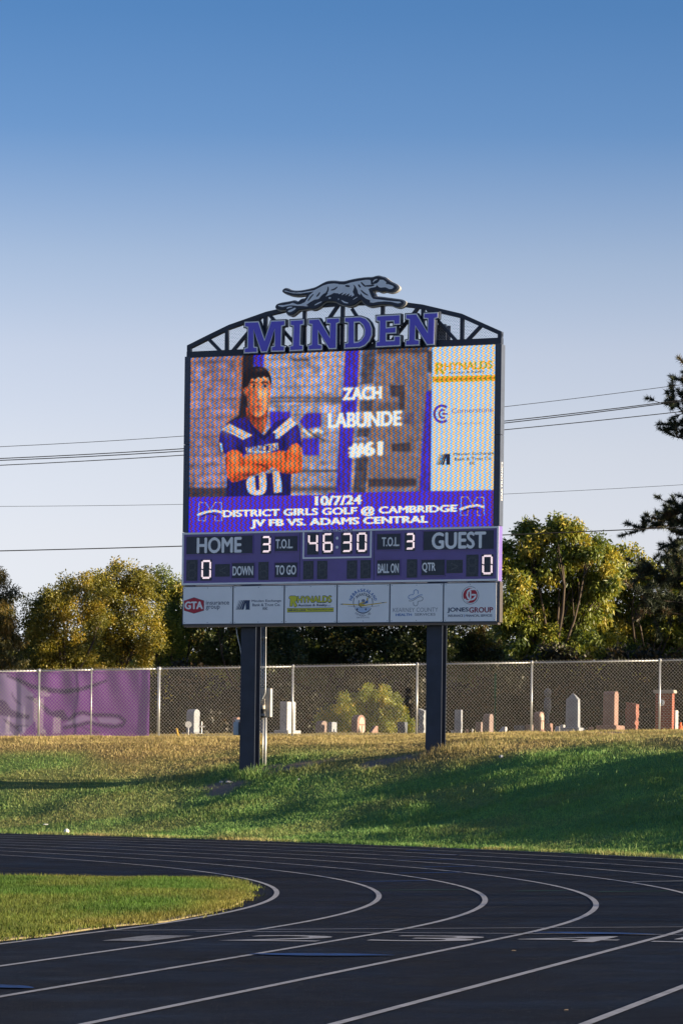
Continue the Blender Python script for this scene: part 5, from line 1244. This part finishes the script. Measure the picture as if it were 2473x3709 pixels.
tree('golden_tree', tbase(270, 98), lob(98, (235, 1338, 26), (268, 1318, 26), (300, 1330, 30), (330, 1322, 22), (250, 1360, 36), (225, 1390, 45), (290, 1410, 55), (335, 1360, 42), (250, 1460, 50), (330, 1460, 55), (230, 1540, 50), (300, 1550, 55), (270, 1625, 50)), M['leaf_gold'], 'tallest of the golden trees left of the scoreboard')
tree('dark_tree', tbase(390, 101), lob(101, (365, 1345, 34), (405, 1362, 36), (385, 1395, 40), (380, 1440, 52), (440, 1440, 50), (360, 1520, 52), (430, 1515, 55), (400, 1600, 60), (340, 1600, 50), (475, 1590, 55)), M['leaf_walnut'], 'green tree showing at the left edge of the scoreboard', per=200)
tree('dark_tree', tbase(560, 100), lob(100, (500, 1430, 55), (560, 1400, 60), (620, 1440, 60), (510, 1510, 52), (580, 1510, 55), (650, 1520, 55), (540, 1600, 60), (620, 1605, 60)), M['leaf_dark'], 'dark tree behind the left scoreboard post', per=130, leaf=(.095, .055))
tree('dark_tree', tbase(740, 102), lob(102, (690, 1450, 55), (750, 1420, 60), (810, 1470, 50), (700, 1530, 52), (770, 1540, 55), (830, 1560, 50), (720, 1610, 60), (800, 1620, 60)), M['leaf_dark'], 'dark tree behind the middle of the scoreboard', per=130, leaf=(.095, .055))
tree('dark_tree', tbase(920, 101), lob(101, (870, 1440, 55), (930, 1420, 60), (980, 1470, 55), (880, 1530, 55), (950, 1545, 55), (1010, 1560, 50), (900, 1615, 60), (980, 1625, 60)), M['leaf_dark'], 'dark tree behind the right scoreboard post', per=130, leaf=(.095, .055))
tree('dark_tree', tbase(1090, 102), lob(102, (1050, 1430, 55), (1100, 1380, 55), (1060, 1520, 55), (1120, 1500, 60), (1060, 1600, 60), (1140, 1600, 60)), M['leaf_dark'], 'dark tree at the lower right corner of the scoreboard', per=130, leaf=(.095, .055))
tree('walnut_tree', tbase(1265, 97), lob(97, (1208, 1228, 26), (1240, 1245, 28), (1268, 1212, 24), (1300, 1228, 24), (1168, 1262, 18), (1160, 1300, 24), (1180, 1350, 32), (1215, 1300, 44), (1280, 1300, 46), (1345, 1270, 26), (1372, 1250, 18), (1395, 1285, 26), (1350, 1330, 38), (1400, 1340, 30), (1165, 1420, 34), (1200, 1400, 55), (1270, 1410, 60), (1340, 1390, 55), (1225, 1490, 60), (1310, 1490, 60), (1375, 1350, 36)), M['leaf_walnut'], 'tall leafy tree with drooping leaves and a sunlit top right of the scoreboard', leaf=(.15, .05), droop=.95, per=150, cl_r=(.22, .42), trunk_r=.09, dens=34)
tree('yellow_tree', tbase(1480, 99), lob(99, (1425, 1330, 40), (1440, 1270, 28), (1470, 1320, 45), (1556, 1330, 50), (1560, 1360, 50), (1440, 1420, 48), (1510, 1420, 58), (1570, 1440, 55), (1430, 1500, 52), (1510, 1520, 55), (1580, 1540, 50)), M['leaf_walnut'], 'yellow-green tree behind the pine at the right edge', per=150, leaf=(.11, .055), droop=.4)
tree('cedar_tree', tbase(-45, 94), lob(94, (-40, 1330, 35), (-20, 1390, 42), (-10, 1450, 45), (-50, 1420, 60), (0, 1510, 42), (-50, 1520, 60), (-10, 1580, 50), (-60, 1620, 60), (5, 1360, 26), (-8, 1322, 20), (10, 1420, 26), (22, 1470, 24), (25, 1540, 30)), M['leaf_cedar'], 'drooping cedar at the left edge of the picture', leaf=(.12, .028), droop=1.3, per=230, cl_r=(.18, .34))
# a darker row farther back closes the gaps
for i, (x, yt, w) in enumerate(((60, 1470, 'between the cedar and the golden trees'), (230, 1450, 'behind the golden trees'), (400, 1440, 'behind the tree at the left board edge'), (600, 1430, 'behind the left post trees'), (790, 1450, 'behind the middle of the board'), (980, 1440, 'behind the right post trees'), (1150, 1430, 'left of the walnut-like tree'), (1330, 1400, 'behind the drooping tree'), (1500, 1390, 'behind the yellow-green tree'), (1680, 1380, 'behind the pine trunk'), (1850, 1390, 'beyond the right edge of the picture'), (-120, 1430, 'beyond the left edge of the picture'))):
    tree('back_row_tree', tbase(x, 108), lob(108, (x, yt + 30, 62), (x - 55, yt + 70, 58), (x + 55, yt + 70, 58), (x, yt + 110, 66), (x - 60, yt + 150, 62), (x + 60, yt + 150, 62), (x, yt + 195, 66)), M['leaf_dark'], 'dark farther tree ' + w, per=75, dens=20, leaf=(.17, .11), group='farther row of trees', limbs=4)
# undergrowth below the trees
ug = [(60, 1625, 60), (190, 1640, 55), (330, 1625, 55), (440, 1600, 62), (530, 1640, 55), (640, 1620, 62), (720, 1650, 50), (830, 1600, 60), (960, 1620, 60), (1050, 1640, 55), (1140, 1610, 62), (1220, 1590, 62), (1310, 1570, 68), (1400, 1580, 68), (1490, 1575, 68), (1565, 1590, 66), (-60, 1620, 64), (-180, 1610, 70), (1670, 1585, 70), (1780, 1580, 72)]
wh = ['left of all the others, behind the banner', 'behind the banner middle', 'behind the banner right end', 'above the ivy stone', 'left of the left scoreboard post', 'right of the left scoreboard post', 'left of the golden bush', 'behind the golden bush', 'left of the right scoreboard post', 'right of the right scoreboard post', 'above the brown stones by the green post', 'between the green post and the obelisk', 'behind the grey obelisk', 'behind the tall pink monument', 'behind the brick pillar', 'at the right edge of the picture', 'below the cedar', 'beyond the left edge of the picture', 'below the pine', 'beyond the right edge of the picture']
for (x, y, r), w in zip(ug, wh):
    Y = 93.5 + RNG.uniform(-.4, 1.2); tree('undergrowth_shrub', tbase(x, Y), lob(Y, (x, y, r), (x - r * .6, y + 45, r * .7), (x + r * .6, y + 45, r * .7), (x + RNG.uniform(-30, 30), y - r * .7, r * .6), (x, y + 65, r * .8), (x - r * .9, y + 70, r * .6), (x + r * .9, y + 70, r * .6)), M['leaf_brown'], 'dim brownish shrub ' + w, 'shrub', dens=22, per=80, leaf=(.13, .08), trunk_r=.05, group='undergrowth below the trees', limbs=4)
GROW = 1.0
tree('golden_bush', tbase(845, 87.5), lob(87.5, (845, 1600, 24, 0), (885, 1612, 30, 0), (800, 1625, 32, 0), (850, 1640, 42, .2), (905, 1645, 32, -.2), (760, 1650, 30, .3), (925, 1668, 24, 0), (800, 1668, 32, 0), (870, 1670, 30, -.3)), M['leaf_bush'], 'sunlit yellow-green bush beyond the fence between the two posts', 'bush', dens=150, per=190, leaf=(.065, .045), cl_r=(.13, .24), trunk_r=.05, group=None, limbs=5)

# ---- pine reaching in from the right
PN = (11.9, 88.0); pz = gz(*PN) - .1
pine = empty('pine_tree', (PN[0], PN[1], pz), 0, 'dark long-needled pine reaching in from the right edge', 'tree')
tr = MB().tube([(0, 0, 0), (.05, 0, 4), (-.05, .1, 8), (0, 0, 12), (.05, 0, 15)], [.26, .22, .17, .10, .03], 10).build('trunk', M['bark'], pine, smooth=True)
tufts, bmb = [], MB()
def pbranch(z0, tip, up=.1, thick=.05):
    a = np.array([0, 0, z0]); b = np.array(tip, float); pth = limb_path(a, b, up, 7); bmb.tube(pth, list(np.linspace(thick, .012, len(pth))), 6)
    L = np.linalg.norm(b - a)
    for i in range(2, 8):
        q = np.array(pth[i]); n = 4 + i // 2 if i < 7 else 6
        for _ in range(n):
            d = RNG.normal(size=3) * np.array([.42, .42, .32]) * (.3 + .08 * i); d[2] += .12; e_ = q + d; bmb.tube([tuple(q), tuple((q + e_) / 2 + np.array([0, 0, -.03])), tuple(e_)], [.014, .010, .008], 4, cap=False); tufts.append((e_, (e_ - q) / (np.linalg.norm(e_ - q) + 1e-6)))
            tufts.append(((q + e_) / 2, (e_ - q) / (np.linalg.norm(e_ - q) + 1e-6)))
def pt(x, y, dy=0.0): p = Q(x, y, PN[1] + dy); return (p[0] - PN[0], dy, p[2] - pz)
for x, y, dy, dz0 in ((1570, 875, .2, .3), (1548, 925, -.2, .2), (1556, 975, .3, .5), (1556, 1005, -.3, .6), (1580, 940, .5, .2), (1562, 1165, .2, .2), (1515, 1195, -.2, .6), (1478, 1215, .3, .5), (1556, 1240, -.5, .3), (1466, 1325, .2, .9), (1484, 1375, -.3, 1.0), (1500, 1400, .3, 1.1), (1548, 1330, -.4, .7), (1500, 1310, .6, .5), (1556, 1400, .4, .9), (1565, 1270, .1, .3)):
    q = pt(x, y, dy); pbranch(max(1.5, q[2] - dz0 + .9), q, .06, .045)
for i in range(22):
    a = RNG.uniform(-1.9, 1.9); z0 = RNG.uniform(4, 14); L = (15.6 - z0) * .30 + .4; pbranch(z0, (L * math.cos(a), L * math.sin(a), z0 + RNG.uniform(-.2, .6)), .05, .045)
bmb.build('branches', M['bark'], pine, smooth=True)['kind'] = 'stuff'
T = np.array([t[0] for t in tufts]); D = np.array([t[1] for t in tufts]); nN = 110; k = np.repeat(np.arange(len(T)), nN); n = len(k)
d = RNG.normal(size=(n, 3)); d /= np.linalg.norm(d, axis=1)[:, None]; d = d + D[k] * .75 + np.array([0, 0, .1]); d /= np.linalg.norm(d, axis=1)[:, None]
st = T[k] + D[k] * ((RNG.random(n) - .7) * .26)[:, None]; ln = .11 + .08 * RNG.random(n); s = np.cross(d, RNG.normal(size=(n, 3))); s /= np.linalg.norm(s, axis=1)[:, None]
v = np.stack([st + s * .0105, st - s * .0105, st + d * ln[:, None]], 1).reshape(-1, 3)
me = fast_mesh('needles', v, np.arange(3 * n).reshape(-1, 3), 3); setattr_mesh(me, 'tint', 'FLOAT', 'POINT', np.repeat(np.clip(RNG.random(n) * .7 + (RNG.random(len(T))[k] > .95) * .5, 0, 1), 3)); me.materials.append(M['needle'])
tag(link(bpy.data.objects.new('needles', me), pine), kind='stuff')

# ---- trees added out of view at right, shaped to shade bank, track and undergrowth
def crown_unit(n):
    d = RNG.normal(size=(n, 3)); d /= np.linalg.norm(d, axis=1)[:, None]; q = RNG.random(n) ** .35
    p = d * q[:, None] * np.array([1, 1, .52]) + np.array([0, 0, .50]); low = RNG.random(n) < .45
    p[low] = np.stack([RNG.uniform(-.9, .9, low.sum()), RNG.uniform(-.95, .95, low.sum()), RNG.uniform(.02, .6, low.sum())], -1)
    a_ = RNG.normal(size=(n, 3)); a_ /= np.linalg.norm(a_, axis=1)[:, None]; b_ = np.cross(a_, RNG.normal(size=(n, 3))); b_ /= np.linalg.norm(b_, axis=1)[:, None]
    sc_ = np.array([2.1, 2.1, 5.0]); pw = p * sc_; s1 = .20
    v = np.stack([pw - a_ * s1, pw + b_ * s1 * .6, pw + a_ * s1, pw - b_ * s1 * .6], 1) / sc_
    me = fast_mesh('crown', v.reshape(-1, 3), np.arange(4 * n).reshape(-1, 4), 4); setattr_mesh(me, 'tint', 'FLOAT', 'POINT', np.repeat(RNG.random(n), 4)); me.materials.append(M['leaf_dark']); return me
DENSE, LOOSE, THIN = crown_unit(5200), crown_unit(560), crown_unit(330)
TRK = MB().tube([(0, 0, 0), (0, 0, .3), (.02, 0, .6)], [.08, .06, .03], 8).mesh('trunk', M['bark'], True)
def added_shade_tree(x, y, top, r, crown):
    z = gz(x, y) - .05; o = empty('added_shade_tree', (x, y, z), RNG.uniform(0, 6), 'leafy tree added out of view right of the track to cast shade', 'tree', 'shade trees added out of view at right')
    for nm, me_ in (('crown', crown), ('trunk', TRK)):
        c_ = link(bpy.data.objects.new(nm, me_), o); c_.scale = (r, r, top - z)
SHX = 40.0
for y in np.arange(-16.0, 24.5, 2.8): added_shade_tree(SHX + RNG.uniform(-1, 1), float(y), 6.4 + RNG.uniform(-.35, .35), 2.3, LOOSE)
for y in np.arange(27.0, 59.0, 2.7): added_shade_tree(SHX + RNG.uniform(-1, 1), float(y), 7.6 + RNG.uniform(-.5, .5), 2.3, THIN)
for y, top in [(81.6, 10.2), (84.2, 11.4), (87, 12.0), (90, 12.3), (93.5, 12.4), (97, 12.2), (100.5, 12.6)]: added_shade_tree(SHX + 1 + RNG.uniform(-1, 1), y, top, 2.5, DENSE)

# ================================================================ OVERHEAD LINES AND SMALL THINGS
WY = 83.0
wires = [('thin', [(0, 1025), (420, 1003), (1160, 932), (1535, 888)], .008, 'topmost thin power line crossing the sky behind the board'), ('mid', [(0, 1053), (420, 1030), (1160, 967), (1568, 918)], .013, 'upper line of the close pair of dark power lines'), ('mid', [(0, 1058), (420, 1034), (1160, 973), (1568, 920)], .013, 'lower line of the close pair of dark power lines'), ('mid', [(0, 1070), (420, 1042), (1160, 990), (1568, 943)], .012, 'dark power line just below the close pair'), ('thin', [(0, 1163), (420, 1158), (1155, 1135), (1568, 1113)], .006, 'hair-thin pale line at mid height of the board'), ('low', [(0, 1265), (418, 1255), (1155, 1228), (1568, 1211)], .015, 'lowest thick black cable passing in front of the trees')]
PX0, PX1 = -34.0, 30.0; ends = []
for i, (kind, pl, r, lab) in enumerate(wires):
    w = np.array([Q(x, y, WY + .12 * i) for x, y in pl]); c = np.polyfit(w[:, 0], w[:, 2], 2); f = lambda t: np.polyval(c, t); df = lambda t: np.polyval(np.polyder(c), t)
    def zz(t): return f(np.clip(t, -9, 9.5)) + (t - np.clip(t, -9, 9.5)) * df(np.clip(t, -9, 9.5))
    xs_ = np.linspace(PX0, PX1, 60); tag(MB().tube([(t, WY + .12 * i, float(zz(t))) for t in xs_], r, 6).build('power_line', M['black'], smooth=True), lab, 'power line', 'overhead lines'); ends.append((float(zz(PX0)), float(zz(PX1))))
for s_, x in ((0, PX0), (1, PX1)):
    zt_ = max(e_[s_] for e_ in ends) + .4; g = gz(x, WY + .3); o = empty('utility_pole', (x, WY + .3, g), 0, 'wooden utility pole carrying the lines, out of view to the ' + ('left', 'right')[s_], 'utility pole')
    MB().tube([(0, .2, -.5), (0, .2, zt_ - g)], [.16, .10], 10).build('pole', M['wood'], o, smooth=True); MB().box((-.06, -.6, zt_ - g - 1.0), (.06, 1.0, zt_ - g - .88)).build('crossarm', M['wood'], o)
# litter and stones on the bank
def onbank(px, py):
    r = ray(px, py); lo, hi = 46.0, 82.0
    for t in np.arange(46, 82, .05):
        if EYE + r[2] * t < gz(r[0] * t, t): return (r[0] * t, t, gz(r[0] * t, t))
    return (r[0] * 60, 60, gz(r[0] * 60, 60))
def lump(name, p, s, m, label, cat, seed):
    rg = np.random.default_rng(seed); bm = bmesh.new(); bmesh.ops.create_icosphere(bm, subdivisions=2, radius=1)
    for v_ in bm.verts: v_.co *= 1 + rg.uniform(-.22, .22)
    me = bpy.data.meshes.new(name); bm.to_mesh(me); bm.free(); me.materials.append(m); o = tag(link(bpy.data.objects.new(name, me)), label, cat); o.scale = s; o.location = (p[0], p[1], p[2] + s[2] * .6); return o
lump('white_ball', onbank(241, 3019), (.05, .05, .06), M['white'], 'small white lump on the grass edge by the track at left', 'litter', 1)
lump('paper_scrap', onbank(165, 2990), (.06, .03, .018), M['white'], 'scrap of white paper on the bank at far left', 'litter', 2)
lump('pebble', onbank(1814, 2747), (.05, .05, .04), M['granite_grey'], 'pale pebble on the bank right of the right post', 'stone', 3)
lump('pebble', onbank(800, 2838), (.045, .04, .03), M['marble'], 'left of two pale chips on the bare soil by the left post', 'stone', 4)
lump('pebble', onbank(828, 2838), (.085, .05, .03), M['marble'], 'longer pale chip on the bare soil by the left post', 'stone', 5)
lump('pebble', onbank(1080, 2830), (.035, .03, .03), M['granite_grey'], 'tiny pale pebble on the grass between the posts', 'stone', 6)
def twig(px, py, L, ang, label):
    x, y = gpx(px, py); z = track_z(x, y) + .008; dx, dy = math.cos(ang) * L / 2, math.sin(ang) * L / 2
    tag(MB().tube([(x - dx, y - dy, z), (x, y, z + .001), (x + dx, y + dy, z)], [.002, .0028, .0015], 5).build('dry_stalk', M['wood']), label, 'litter')
twig(1860, 3449, .03, .1, 'short dry stalk on the asphalt between two lane lines'); twig(2050, 3666, .02, .1, 'tiny dry stalk near the bottom right of the track')
